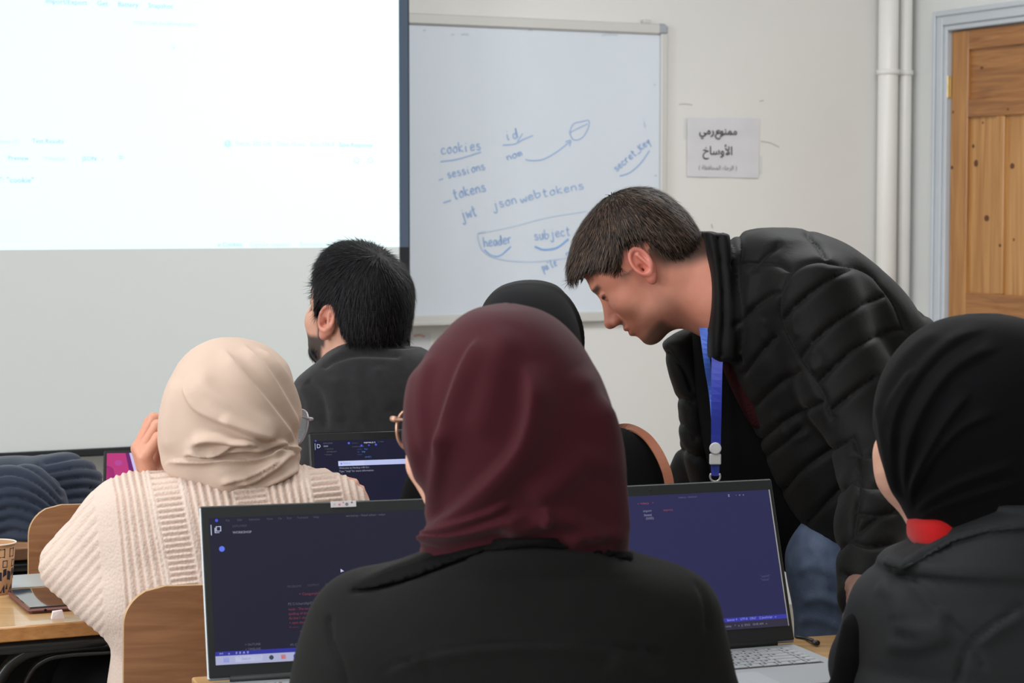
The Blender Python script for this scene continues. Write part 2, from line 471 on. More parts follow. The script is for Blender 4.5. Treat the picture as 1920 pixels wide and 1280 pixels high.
STR = {}
def strands(P, F, N, count, comb_dir, length, width, seed=1, keep=None, lift=.35, jit=.25):
    """short hair blades rooted on a surface; returns verts, quads"""
    r = np.random.RandomState(seed); fi = r.randint(0, len(F), count); q = F[fi]
    a, b = r.rand(count, 1), r.rand(count, 1)
    p = (P[q[:, 0]]*(1-a)+P[q[:, 1]]*a)*(1-b) + (P[q[:, 3]]*(1-a)+P[q[:, 2]]*a)*b
    n = N[q[:, 0]]
    if keep is not None: m = keep(p, n); p, n = p[m], n[m]; count = len(p)
    d = comb_dir(p, n); d = d - n * (d*n).sum(1)[:, None]*.95; d = d + r.normal(size=d.shape)*jit*.4
    d /= np.linalg.norm(d, axis=1)[:, None] + 1e-9
    L = length * (0.6 + .8*r.rand(count, 1)); sd = np.cross(d, n); sd /= np.linalg.norm(sd, axis=1)[:, None] + 1e-9
    W = width * (0.7 + .6*r.rand(count, 1)); vs = []
    for t, ww in ((0, 1.0), (.4, .9), (.75, .6), (1.0, .12)):
        c = p - n*.001 + d*L*t + n*L*lift*t*(1 - .6*t); vs += [c - sd*W*ww, c + sd*W*ww]
    Vv = np.stack(vs, 1).reshape(-1, 3); b = np.arange(count)[:, None]*8
    Q = np.concatenate([b + np.array([[2*i, 2*i+1, 2*i+3, 2*i+2]]) for i in range(3)])
    STR['t'] = np.repeat(r.rand(count) ** 2, 8); return Vv, Q

# ------------------------------------------------------------------ materials
M_wall = mat('wall_paint', (226, 224, 221), .85, var=.05, vscale=1.3, bump=.12, bscale=30)
M_side = mat('side_wall_paint', (226, 227, 225), .8, var=.05, vscale=2, bump=.1, bscale=30)
M_floor = mat('floor_tiles', (150, 143, 132), .4, var=.2, vscale=3)
M_ceil = mat('ceiling_paint', (225, 225, 220), .9)
M_frame = mat('grey_gloss_paint', (196, 202, 209), .45, var=.06, vscale=6)
M_pipe = mat('pipe_paint', (236, 234, 230), .4, var=.05, vscale=5)
M_white = mat('white_plastic', (225, 225, 225), .45)
M_paper = mat('paper', (214, 213, 217), .75, var=.04, vscale=14, bump=.5, bscale=9)
M_ink = mat('black_ink', (66, 66, 68), .8)
M_ink2 = mat('faded_ink', (132, 132, 134), .8)
M_board = mat('whiteboard_enamel', (216, 223, 232), .3, var=.04, vscale=2.5)
M_alu = mat('aluminium_frame', (204, 202, 198), .5, metal=.2)
M_marker = mat('blue_marker', (158, 184, 224), .6)
M_marker2 = mat('blue_marker_faint', (192, 207, 230), .6)
M_marker3 = mat('blue_marker_strong', (134, 174, 228), .6)
M_smudge = mat('marker_smudge', (196, 203, 213), .6)
M_screen = mat('projection_fabric', spec=0.1, rgb=(216, 219, 218), rough=.9)
M_border = mat('screen_border', spec=0.1, rgb=(44, 46, 48), rough=.8)
M_borderglow = mat('screen_border_spill_glow', (44, 46, 48), .8, emit=(66, 84, 108), estr=.7)  # border colour with the projector's bluish spill put in as emission
M_proj = mat('projected_light_emission', (216, 219, 218), .9, emit=(160, 190, 196), estr=1.0)  # fabric glows by itself, standing in for a projector's beam
M_projt = mat('projected_text', (170, 190, 200), .9, spec=.05, emit=(60, 138, 156), estr=1.0)
M_projt2 = mat('projected_text_faint', (192, 206, 210), .9, spec=.05, emit=(128, 158, 163), estr=1.0)
M_brass = mat('brass', (196, 168, 112), .35, metal=.8)
M_black = mat('black_metal', (22, 22, 23), .35, coat=.3)
M_dark = mat('dark_panel', spec=0.2, rgb=(17, 17, 18), rough=.6)
M_bezel = mat('laptop_bezel', spec=0.25, rgb=(38, 40, 41), rough=.5)
M_silver = mat('laptop_silver', (160, 164, 167), .4, metal=.35)
M_silver2 = mat('laptop_key', (168, 172, 176), .4, metal=.2)
M_keygap = mat('keyboard_well', (74, 66, 66), .6)
M_keylet = mat('key_legend', (75, 60, 62), .6)
def wood(name, c1, c2, scale, rough=.4, axis=(1, 12, 12), coat=.2):
    m = bpy.data.materials.new(name); m.use_nodes = True; nt = m.node_tree; b = nt.nodes['Principled BSDF']
    tc = nt.nodes.new('ShaderNodeTexCoord'); mp = nt.nodes.new('ShaderNodeMapping'); mp.inputs['Scale'].default_value = axis
    n = nt.nodes.new('ShaderNodeTexNoise'); n.inputs['Scale'].default_value = scale; n.inputs['Detail'].default_value = 6; n.inputs['Distortion'].default_value = .6
    cr = nt.nodes.new('ShaderNodeValToRGB'); cr.color_ramp.elements[0].position = .35; cr.color_ramp.elements[1].position = .68
    cr.color_ramp.elements[0].color = (*lin(c1), 1); cr.color_ramp.elements[1].color = (*lin(c2), 1)
    nt.links.new(tc.outputs['Object'], mp.inputs[0]); nt.links.new(mp.outputs[0], n.inputs[0]); nt.links.new(n.outputs[0], cr.inputs[0]); nt.links.new(cr.outputs[0], b.inputs['Base Color'])
    bp = nt.nodes.new('ShaderNodeBump'); bp.inputs['Strength'].default_value = .12; bp.inputs['Distance'].default_value = .002
    nt.links.new(n.outputs[0], bp.inputs['Height']); nt.links.new(bp.outputs[0], b.inputs['Normal'])
    b.inputs['Roughness'].default_value = rough; b.inputs['Coat Weight'].default_value = coat; return m
M_pine = wood('pine', (156, 104, 54), (186, 134, 78), 5, .45, (9, 9, .6))
M_pine2 = wood('pine_panel', (166, 114, 62), (196, 146, 88), 4, .45, (12, 12, .5))
M_pineh = wood('pine_rail', (140, 90, 48), (172, 118, 66), 5, .45, (1.6, .7, 14))
M_knot = mat('pine_knot', (96, 56, 30), .6)
M_ply = wood('plywood', (138, 92, 60), (160, 110, 74), 6, .4, (.7, 10, 16))
M_plyedge = mat('plywood_edge', (196, 160, 116), .5, var=.2, vscale=60)
M_top = wood('table_laminate', (178, 140, 94), (198, 160, 112), 5, .32, (.8, 12, 12), .4)
M_topedge = wood('table_edge', (170, 116, 64), (196, 140, 84), 8, .5, (1, 14, 14), .1)
M_oldtop = wood('old_table', (120, 84, 58), (150, 108, 76), 6, .6, (1, 10, 10), 0)
M_marble = mat('grey_laminate', (176, 178, 178), .3, var=.1, vscale=12)

# ------------------------------------------------------------------ the room
def room_box(name, u0, u1, v0, v1, z0, z1, m, parent=None, bev=0.0):
    b = MB(Matrix((U, V, Vector((0, 0, 1)))).transposed(), CORNER); b.box((u0, v0, z0), (u1, v1, z1), bev)
    # the room frame is left handed against box winding, so flip
    b.f = [tuple(reversed(f)) for f in b.f]
    return b.build(name, m, parent)
RH = 3.15
struct(room_box('wall_front', -8.2, .2, -.2, 0, 0, RH, M_wall))
D0, D1 = .236, .962                                     # door opening on the right wall
struct(room_box('wall_right', 0, .2, 0, D0 - .012, 0, RH, M_side)); struct(room_box('wall_right_far', 0, .2, D1 + .012, 9.2, 0, RH, M_side))
struct(room_box('wall_right_lintel', 0, .2, D0 - .012, D1 + .012, 2.01, RH, M_side))
struct(room_box('wall_back', -8.2, .2, 9.2, 9.4, 0, RH, M_side))
struct(room_box('floor', -8.2, .2, -.2, 9.2, -.1, 0, M_floor)); struct(room_box('ceiling', -8.2, .2, -.2, 9.2, RH, RH + .1, M_ceil))
for n, (v0, v1) in enumerate(((0, .8), (2.4, 3.4), (5.0, 6.0), (7.6, 9.2))): struct(room_box('wall_left', -8.2, -8, v0, v1, 0, RH, M_side))
struct(room_box('wall_left_sill', -8.2, -8, .8, 7.6, 0, 1.15, M_side)); struct(room_box('wall_left_lintel', -8.2, -8, .8, 7.6, 2.75, RH, M_side))
for n, v0 in enumerate((.8, 3.4, 6.0)):
    wd = bpy.data.objects.new('window_%d' % (n + 1), None); C.objects.link(wd); wd['kind'] = 'structure'; ORIG[wd.name] = Vector((0, 0, 0))
    for k in range(3):
        room_box('window_frame', -8.15, -8.08, v0 + k*.77, v0 + k*.77 + .06, 1.15, 2.75, M_white, wd)
    for z in (1.15, 2.69): room_box('window_frame', -8.15, -8.08, v0 + .06, v0 + 1.54, z, z + .06, M_white, wd)

# casing of the door (architrave + jamb) and the pine door leaf
cs = MB(Matrix((U, V, Vector((0, 0, 1)))).transposed(), CORNER)
for (u0, u1, v0, v1, z0, z1) in ((-.022, 0, D0 - .062, D0 - .02, 0, 2.06), (-.022, 0, D1 + .02, D1 + .062, 0, 2.06), (-.022, 0, D0 - .02, D1 + .02, 2.018, 2.06),
                                 (-.014, .12, D0 - .02, D0 - .003, 0, 2.018), (-.014, .12, D1 + .003, D1 + .02, 0, 2.018), (-.014, .12, D0 - .003, D1 + .003, 2.0, 2.018),
                                 (-.03, -.022, D0 - .068, D0 - .05, 0, 2.068), (-.03, -.022, D1 + .05, D1 + .068, 0, 2.068), (-.03, -.022, D0 - .05, D1 + .05, 2.05, 2.068)):
    cs.box((u0, v0, z0), (u1, v1, z1), .003)
cs.f = [tuple(reversed(f)) for f in cs.f]
o = cs.build('trim_1', M_frame); struct(o)
door = bpy.data.objects.new('door_1', None); C.objects.link(door); door['kind'] = 'structure'; ORIG[door.name] = Vector((0, 0, 0))
zt = 1.996
def drect(name, v0, v1, z0, z1, u0=0.004, u1=.042, m=M_pine): return room_box(name, u0, u1, v0, v1, z0, z1, m, door, .003)
drect('stile', D0, D0 + .092, .01, zt); drect('stile', D1 - .092, D1, .01, zt)
drect('rail', D0 + .092, D1 - .092, 1.928, zt, m=M_pineh); drect('rail', D0 + .092, D1 - .092, 1.697, 1.761, m=M_pineh)
drect('rail', D0 + .092, D1 - .092, .93, 1.098, m=M_pineh); drect('rail', D0 + .092, D1 - .092, .01, .2, m=M_pineh)
drect('panel', D0 + .088, D1 - .088, 1.757, 1.932, .016, .03, M_pineh)
vv = D0 + .092; pw = (D1 - D0 - .184 - .09) / 3
for i in range(3):
    drect('panel', vv - .004, vv + pw + .004, 1.094, 1.701, .016, .03, M_pine2); drect('panel', vv - .004, vv + pw + .004, .196, .934, .016, .03, M_pine2)
    vv += pw
    if i < 2: drect('mullion', vv, vv + .045, 1.098, 1.697, m=M_pine2); drect('mullion', vv, vv + .045, .2, .93); vv += .045
hg = MB(Matrix((U, V, Vector((0, 0, 1)))).transposed(), CORNER)
hg.lathe([(.006, 0), (.0065, .002), (.0065, .036), (.006, .037), (.006, .039), (.0065, .04), (.0065, .074), (.006, .076)], (-.004, D0 - .006, 1.768), 12)
hg.box((-.0005, D0 - .02, 1.77), (.004, D0 + .002, 1.842), .001); hg.build('hinge', M_brass, door)
nR, nP = U * -1, CORNER + U * .003
kn = MB()
for (x, y, rx, ry) in ((1830, 306, 5, 11), (1825, 274, 3, 6), (1850, 409, 6, 10), (1898, 311, 5, 9), (1841, 127, 4, 4), (1813, 224, 5, 3), (1843, 230, 2, 4),
                       (1787, 210, 2, 5), (1785, 314, 3, 6), (1875, 460, 3, 5), (1901, 449, 2, 5), (1890, 205, 2, 4)):
    onp = (CORNER + U * .0155) if not (1777 < x < 1808 or 180 < y < 222 or 1861 < x < 1876) else (CORNER + U * .0035)
    c = on_plane(x, y, onp, nR); n = 14; sx = rx * 1.8e-3 * 2.2 * .55; sz = ry * 1.8e-3 * .6
    vs = [c - U * .0006] + [c - U * .0004 + V * (math.cos(2*math.pi*k/n) * sx) + Vector((0, 0, math.sin(2*math.pi*k/n) * sz)) for k in range(n)]
    kn.add(vs, [(0, 1 + k, 1 + (k + 1) % n) for k in range(n)])
kn.build('wood_knot', M_knot, door)

# heating pipes in the corner
def pipe(px, r, off, label, m=M_pipe):
    k = (px - 960) / FPX; s = (k * 7.3 - .721) / (.899 - .438 * k); p = Vector((.721 + .899 * s, 7.3 + .438 * s, 0)) + V * off
    e = empty('heating_pipe', p, label, 'pipe', 'white vertical pipes in the corner')
    b = MB(None, p); b.lathe([(r, 0.0), (r, RH - .003)], (0, 0, 0), 32); b.build('pipe_run', m, e, smooth=True)
    c = MB(None, p)
    c.lathe([(r, 0), (r + .005, .002), (r + .005, .018), (r, .02)], (0, 0, 1.855), 32)
    c.lathe([(r, 0), (r + .003, .001), (r + .003, .01), (r, .011)], (0, 0, .6), 32); c.tube([(0, 0, 1.865), tuple(V * -(off))], .006, 8)
    c.build('pipe_clamp', m, e, smooth=True)
    return e
pipe(1646, .0355, .048, 'thick white vertical pipe left of its thinner twin near the room corner')
pipe(1680, .024, .040, 'thinner white vertical pipe right of the thick pipe, nearest the door')

# whiteboard
WP = Vector((.721, 7.3, 0)); NB = V
def wallp(px, py, off=0.0): return on_plane(px, py, WP + V * off, V)
wb = empty('whiteboard', WP + U * -1.13 + Vector((0, 0, 1.0)), 'framed whiteboard with faded blue handwriting, mounted behind the projection screen', 'whiteboard')
def board_box(name, s0, s1, o0, o1, z0, z1, m, bev=.004, parent=wb):
    b = MB(Matrix((U, V, Vector((0, 0, 1)))).transposed(), WP); b.box((s0, o0, z0), (s1, o1, z1), bev); b.f = [tuple(reversed(f)) for f in b.f]
    return b.build(name, m, parent)
BX0, BX1, BZ0, BZ1 = -2.05, -.236, 1.012, 2.0
board_box('writing_surface', BX0 + .015, BX1 - .015, .003, .018, BZ0 + .015, BZ1 - .015, M_board, 0)
board_box('frame_rail', BX0 + .03, BX1 - .03, .002, .03, BZ1 - .034, BZ1, M_alu); board_box('frame_rail', BX0 + .03, BX1 - .03, .002, .03, BZ0, BZ0 + .034, M_alu)
board_box('frame_rail', BX1 - .026, BX1, .002, .03, BZ0 + .03, BZ1 - .03, M_alu); board_box('frame_rail', BX0, BX0 + .026, .002, .03, BZ0 + .03, BZ1 - .03, M_alu)
for s in (BX0, BX1 - .036):
    for z in (BZ0, BZ1 - .036): board_box('frame_corner', s - .002, s + .038, .001, .033, z - .002, z + .038, M_bezel if 0 else mat('grey_corner', (160, 165, 172), .5), .01)
board_box('hanging_bracket', BX1 - .09, BX1 - .06, .001, .02, BZ1, BZ1 + .014, M_alu, .003)
board_box('pen_tray', BX0 + .3, BX1 - .35, .03, .06, BZ0 + .002, BZ0 + .016, M_alu, .003)

G = {  # handwriting strokes, x height 1
 'c': [[(.8,.8),(.4,1),(.1,.6),(.2,.1),(.6,0),(.9,.2)]], 'o': [[(.5,1),(.1,.6),(.3,0),(.8,.2),(.8,.8),(.5,1),(.9,.9)]],
 'k': [[(.1,1.7),(.1,0)],[(.8,1.1),(.15,.5),(.9,0)]], 'K': [[(.1,1.5),(.15,0)],[(.9,1.4),(.2,.7),(.95,0)]], 'i': [[(.3,.9),(.3,.1),(.5,0)],[(.35,1.3),(.4,1.4)]],
 'e': [[(.1,.5),(.8,.6),(.6,1),(.2,.8),(.15,.2),(.5,0),(.9,.2)]], 's': [[(.8,.9),(.3,1),(.3,.6),(.8,.4),(.7,0),(.1,.1)]],
 'n': [[(.1,1),(.1,0)],[(.1,.7),(.5,1),(.8,.7),(.85,0)]], 't': [[(.4,1.6),(.4,.1),(.8,0)],[(.1,1),(.8,1.05)]], 'j': [[(.6,1),(.6,-.5),(.3,-.8),(0,-.5)],[(.6,1.4),(.65,1.45)]],
 'w': [[(0,1),(.2,0),(.5,.7),(.8,0),(1,1)]], 'u': [[(.1,1),(.15,.1),(.6,0),(.8,1)],[(.8,1),(.9,0)]], 'b': [[(.1,1.7),(.1,0),(.7,.1),(.8,.7),(.2,.8)]],
 'h': [[(.1,1.7),(.1,0)],[(.1,.6),(.5,.9),(.8,.6),(.85,0)]], 'a': [[(.8,.9),(.2,.8),(.1,.2),(.5,0),(.8,.8),(.9,0)]], 'd': [[(.7,.7),(.2,.7),(.1,.1),(.6,.1),(.8,1.6),(.8,0)]],
 'r': [[(.1,1),(.15,0)],[(.1,.6),(.5,1),(.8,.9)]], 'p': [[(.1,1),(.1,-.8)],[(.1,.9),(.7,.9),(.7,.2),(.1,.1)]], 'l': [[(.3,1.6),(.2,.1),(.6,0)]], 'm': [[(.05,.9),(.1,0)],[(.1,.7),(.35,.9),(.45,0)],[(.45,.7),(.75,.9),(.9,0)]],
 'y': [[(.1,1),(.4,.2),(.8,1)],[(.8,1),(.3,-.8)]], '-': [[(-.1,.4),(.9,.5)]], '.': [[(.3,.1),(.4,.15)]], ':': [[(.3,.1),(.38,.15)],[(.3,.9),(.38,.95)]], '_': [[(0,-.1),(1,-.1)]], ' ': [], "'": [[(.3,1.5),(.3,1.2)]],
}
def ribbon(mb, pts, wpx, off=.0195, plane=wallp):
    pts = catmull(pts); n = len(pts); vs = []
    for i in range(n):
        t = pts[min(i+1, n-1)] - pts[max(i-1, 0)]; t = t / (np.hypot(*t) + 1e-9); w_ = wpx / 2
        vs += [plane(pts[i][0] - t[1]*w_, pts[i][1] + t[0]*w_, off), plane(pts[i][0] + t[1]*w_, pts[i][1] - t[0]*w_, off)]
    mb.add(vs, [(2*i, 2*i+1, 2*i+3, 2*i+2) for i in range(n-1)])
def write(mb, txt, p0, p1, h, wpx=2.2):
    p0 = np.array(p0, float); p1 = np.array(p1, float); d = (p1 - p0) / len(txt); e = d / np.hypot(*d); up = np.array([e[1], -e[0]]) * h
    if up[1] > 0: up = -up
    m = mb; mb = MB()
    for i, ch in enumerate(txt):
        for st in G[ch]: ribbon(mb, [tuple(p0 + d*(i + x*.85) + up*y) for x, y in st], wpx)
    mb.build('colon' if txt == ':' else 'dash' if txt in '-.' else 'handwritten_word', m[0], wb)
m1, m2, m3 = (M_marker, 'handwritten_word'), (M_marker2, 'faint_word'), (M_marker3, 'word')
def draw(m, pts, wpx): b = MB(); ribbon(b, pts, wpx); return b.build('drawn_line', m[0], wb)
write(m1, 'cookies', (828, 289), (904, 280), 11); draw(m1, [(826, 303), (860, 298), (902, 285)], 2.4); write(m1, '.', (812, 291), (822, 290), 9)
write(m2, ':', (924, 268), (932, 267), 10); write(m1, 'id', (950, 263), (975, 257), 12, 2.0); draw(m1, [(943, 272), (965, 270), (980, 262), (999, 254)], 2.2); draw(m1, [(970, 266), (980, 250)], 1.8)
write(m1, 'nom', (952, 301), (982, 290), 8); draw(m1, [(985, 299), (1000, 301), (1020, 298), (1045, 284), (1068, 266)], 2.2); draw(m1, [(1060, 266), (1070, 263), (1068, 274)], 2)
draw(m1, [(1092, 228), (1076, 232), (1069, 248), (1076, 262), (1092, 258), (1103, 240), (1104, 226), (1090, 228)], 1.8); draw(m1, [(1068, 249), (1085, 240), (1102, 232)], 1.8)
write(m1, '-', (824, 339), (834, 336), 4); write(m1, 'sessions', (840, 334), (912, 317), 9); write(m2, ':', (928, 309), (935, 307), 9)
draw(m1, [(832, 380), (846, 375)], 2.6); write(m1, 'tokens', (852, 373), (914, 357), 11, 2.6); write(m2, ':', (921, 351), (928, 349), 9)
write(m1, 'jwt', (866, 412), (898, 402), 12); write(m2, ':', (910, 399), (918, 397), 9); write(m1, 'json', (925, 392), (972, 380), 10); write(m1, 'web', (978, 381), (1018, 366), 9); write(m1, 'tokens', (1018, 369), (1098, 353), 9, 2.0)
draw(m2, [(910, 434), (897, 438), (899, 452), (905, 468), (925, 482), (960, 489), (1010, 490), (1070, 483)], 2.4); draw(m2, [(897, 438), (960, 425), (1030, 407), (1100, 396)], 1.8)
write(m1, 'header', (908, 463), (962, 455), 11, 2.4); draw(m3, [(908, 468), (922, 479), (938, 479), (958, 462)], 2.6)
write(m1, 'subject', (1002, 450), (1072, 440), 10, 2.2); draw(m3, [(1003, 462), (1020, 468), (1045, 464), (1066, 448)], 3.6); write(m2, '.', (985, 455), (994, 453), 10)
write(m1, "pa'le", (1019, 508), (1046, 497), 9); write(m2, ':', (1052, 494), (1060, 492), 9); write(m1, "n", (1062, 480), (1072, 477), 6)
write(m1, 'secret_Key', (1156, 322), (1222, 266), 8, 2.2); draw(m1, [(1162, 330), (1182, 323), (1203, 304), (1218, 282)], 2.4); write(m2, 'i', (1208, 238), (1216, 236), 10)
for (x, y, L) in ((846, 66, 6), (865, 65, 14), (762, 60, 4), (794, 58, 4), (1128, 66, 30), (990, 57, 9), (1226, 160, 3), (1228, 330, 3)): b = MB(); ribbon(b, [(x, y), (x + L/2, y - 1.5), (x + L, y)], 3); b.build('marker_smudge', M_smudge, wb)

# paper notice
def text_mesh(s, size, font_scale_x=1.0, align='LEFT', bold=0.0):
    cu = bpy.data.curves.new('t', 'FONT'); cu.body = s; cu.size = size; cu.align_x = align; cu.resolution_u = 2; cu.offset = bold
    ob = bpy.data.objects.new('t', cu); C.objects.link(ob); dg = bpy.context.evaluated_depsgraph_get()
    me = bpy.data.meshes.new_from_object(ob.evaluated_get(dg)); vs = [(v.co.x * font_scale_x, v.co.y, 0) for v in me.vertices]; fs = [tuple(p.vertices) for p in me.polygons]
    bpy.data.objects.remove(ob); bpy.data.curves.remove(cu); bpy.data.meshes.remove(me); return vs, fs
nt0 = wallp(1355, 277)
note = empty('paper_notice', nt0, 'white paper notice with black Arabic lines taped to the wall right of the whiteboard', 'notice')
pb = MB(); nx, nz = 24, 16; cs_ = [wallp(1287, 221), wallp(1424, 222), wallp(1421, 334), wallp(1287, 331)]; vs = []
for j in range(nz + 1):
    for i in range(nx + 1):
        a, b = i / nx, j / nz; p = (cs_[0]*(1-a)+cs_[1]*a)*(1-b) + (cs_[3]*(1-a)+cs_[2]*a)*b
        vs.append(p + V * (.002 + .0016 * (1 + math.sin(5*a + 7*b) * math.sin(9*b - 4*a))))
pb.add(vs, [(j*(nx+1)+i, (j+1)*(nx+1)+i, (j+1)*(nx+1)+i+1, j*(nx+1)+i+1) for j in range(nz) for i in range(nx)]); pb.build('sheet', M_paper, note, smooth=True)
def notice_line(s, px, py, size, m, bold, name, sx=1.0):
    vs, fs = text_mesh(s, size, sx, 'CENTER', bold); c = wallp(px, py, .0065); b = MB(Matrix((U, Vector((0, 0, 1)), V)).transposed(), c); b.add(vs, fs); b.build(name, m, note)
def shape_ar(words):
    """joined letter forms, written from right to left"""
    return words[::-1]
L1 = '\ufee3\ufee4\ufee8\ufeee  \ufead\ufee3\ufef2'; L2 = '\ufe8d\ufef7\ufeed\ufeb3\ufe8e\ufea5'; L3 = ') \ufe8d\ufedf\ufeae\ufe9f\ufe8e\ufe80 \ufe8d\ufedf\ufee4\ufea4\ufe8e\ufed3\ufec8\ufe94 ('
notice_line(shape_ar(L1), 1347, 252, .037, M_ink, .0006, 'notice_heading'); notice_line(shape_ar(L2), 1346, 290, .040, M_ink, .0004, 'notice_heading')
notice_line(shape_ar(L3), 1346, 318, .021, M_ink2, 0, 'notice_small_line')
tpm = mat('clear_tape', (212, 214, 212), .25)
for q in ([(1283, 222), (1287, 222), (1287, 262), (1283, 262)], [(1424, 292), (1429, 292), (1429, 326), (1424, 326)]):
    tp = MB(); tp.add([wallp(x, y, .0015) for x, y in q], [(0, 3, 2, 1)]); tp.build('clear_tape', tpm, note)
eb = MB()
for q in ([(1350, 246), (1346, 244.5), (1343.5, 247.5), (1349, 249.5)], [(1349, 249.5), (1343, 251.5), (1341.5, 256), (1346, 260), (1351, 259)]): ribbon(eb, q, 2.0, .0066)
eb.build('notice_letter', M_ink, note)
mk = MB()
for q in ([(1273, 196), (1285, 195), (1298, 197)], [(1424, 190), (1432, 188)], [(1426, 265), (1444, 268), (1461, 276)], [(1334, 420), (1336, 428)]): ribbon(mk, q, 2.2, .0008)
o = mk.build('trim_2', mat('wall_scuff', (182, 178, 170), .8)); struct(o); o.name = 'wall_front_scuffs'
# taped scrap with reddish print below the board
sp = MB(); cc = [wallp(x, y, .002) for x, y in ((766, 626), (808, 624), (806, 700), (766, 702))]; sp.add(cc, [(0, 3, 2, 1)])
tag(sp.build('paper_sheet', M_paper, origin=cc[2]), 'paper sheet with a faint red mark on the wall below the whiteboard', 'paper')
sp = MB(); ribbon(sp, [(776, 630), (786, 628), (797, 631)], 4, .003); sp.build('red_print', mat('red_print', (205, 160, 150), .8), bpy.data.objects['paper_sheet'])

# projection screen, hanging in front of the board
SPL = WP + V * .3
def scrp(px, py, off=0.0): return on_plane(px, py, SPL + V * off, V)
scr = empty('projection_screen', SPL + U * -2.35 + Vector((0, 0, .69)), 'large pull-down projection screen with dark border and a bright projected page', 'projection screen')
def sbox(name, s0, s1, o0, o1, z0, z1, m, bev=0):
    b = MB(Matrix((U, V, Vector((0, 0, 1)))).transposed(), SPL); b.box((s0, o0, z0), (s1, o1, z1), bev); b.f = [tuple(reversed(f)) for f in b.f]; return b.build(name, m, scr)
SX0, SX1, SZ0 = -3.45, -1.293, .702
sbox('screen_fabric', SX0, SX1, -.002, 0, SZ0, 2.95, M_screen)
zi = scrp(370, 466).z
sbox('border', SX1 - .034, SX1, 0, .0012, SZ0, zi, M_border); sbox('border', SX0, SX0 + .034, 0, .0012, SZ0, 2.95, M_border)
sbox('border_spill_glow', SX1 - .034, SX1 - .004, 0, .0012, zi, 2.95, M_borderglow)  # glowing copy of the border where projector light would spill
sbox('border', SX1 - .004, SX1, 0, .0012, zi, 2.95, M_border)
sbox('bottom_bar', SX0, SX1, -.012, .012, SZ0 - .020, SZ0 + .002, M_border, .004); sbox('roller_case', SX0 - .05, SX1 + .05, -.05, .05, 2.95, 3.06, M_white, .02)
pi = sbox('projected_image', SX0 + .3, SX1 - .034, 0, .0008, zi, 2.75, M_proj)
tx, tx2 = M_projt, M_projt2
def ptext(s, px, py, hpx, m):
    c = scrp(px, py, .0015); vs, fs = text_mesh(s, hpx * 1.6e-3 * 1.4); b = MB(Matrix((U, Vector((0, 0, 1)), V)).transposed(), c); b.add(vs, fs); b.build('projected_line', m, pi)
ptext('Import/Export     Get     Battery     Snapshot', 85, 6, 9, tx); ptext('https://api.localhost/users', 250, 45, 8, tx2)
ptext('v', 322, 94, 12, tx2); ptext('.', 435, 86, 10, tx2); ptext('ponse (1)', -10, 268, 8, tx2); ptext('Test Results', 60, 268, 8, tx)
ptext('Preview', 15, 300, 8, tx); ptext('Visualize', 82, 300, 8, tx2); ptext('JSON', 154, 301, 8, tx); ptext('v', 190, 301, 7, tx2); ptext('=', 222, 301, 12, tx)
ptext('@', 420, 273, 10, tx); ptext('Status: 200 OK   Time: 15 ms   Size: 338 B', 441, 272, 8, tx2); ptext('Save Response', 636, 275, 8, tx); ptext('Q   O', 662, 306, 12, tx2)
ptext('e": "cookie"', -8, 342, 10, tx); ptext('o Cookies', 408, 462, 8, tx); ptext('Capture requests', 468, 462, 8, tx2); ptext('Bootcamp   Runner   Trash', 562, 461, 8, tx2)

# ------------------------------------------------------------------ tables
TZ = .748
def yawR(deg): return Matrix.Rotation(math.radians(deg), 3, 'Z')
def table(x, y, yaw, width, depth, label, topm=None, edgem=None, x0=0.0, panel=True):
    """(x, y) is a point on the near edge, table runs from x0 to x0+width along its own axis, depth away from the camera"""
    R = yawR(yaw); T = Vector((x, y, 0)); e = empty('table', T + R @ Vector((x0 + width/2, depth/2, 0)), label, 'table', 'classroom tables in rows')
    def B(): return MB(R, T)
    b = B(); b.box((x0, .001, TZ - .022), (x0 + width, depth, TZ), .002); b.build('tabletop', topm or M_top, e)
    b = B(); b.box((x0 + .001, -.001, TZ - .023), (x0 + width - .001, .004, TZ - .001), .0015); b.build('edge_band', edgem or M_topedge, e)
    for lx in (x0 + .06, x0 + width - .06):
        for ly in (.05, depth - .05):
            b = B(); b.tube([(lx, ly, TZ - .023), (lx, ly, .02)], .014, 12); b.lathe([(.017, 0), (.017, .02)], (lx, ly, 0), 14); b.build('leg', M_black, e, smooth=True)
    for ly in (.05, depth - .05):
        b = B(); b.tube([(x0 + .06, ly, TZ - .04), (x0 + width - .06, ly, TZ - .04)], .012, 10); b.build('frame_rail', M_black, e, smooth=True)
    if panel:
        b = B(); b.box((x0 + .08, depth - .025, TZ - .40), (x0 + width - .08, depth - .015, TZ - .03)); b.build('undertable_shade_panel', M_dark, e)  # dark sheet added to give the unlit darkness under the table
    return e
a17 = math.radians(17.6)
T1 = table(-.412 + math.sin(a17)*.42, 2.843 - math.cos(a17)*.42, 17.6, 1.75, .42, 'light wood table in the nearest row carrying the two large open laptops', x0=-.02)
q = at(0, 1175, 3.21)
T2 = table(q.x, q.y, 24, 1.78, .42, 'light wood table with the phone and paper cup, in the middle row', x0=-.62)
q3 = at(50, 1036, 3.98)
T3 = table(q3.x, q3.y, 24, 2.0, .5, 'worn brown table of the front row under the navy jackets', M_oldtop, mat('old_edge', (112, 76, 50), .7, var=.4, vscale=30), x0=-.6)
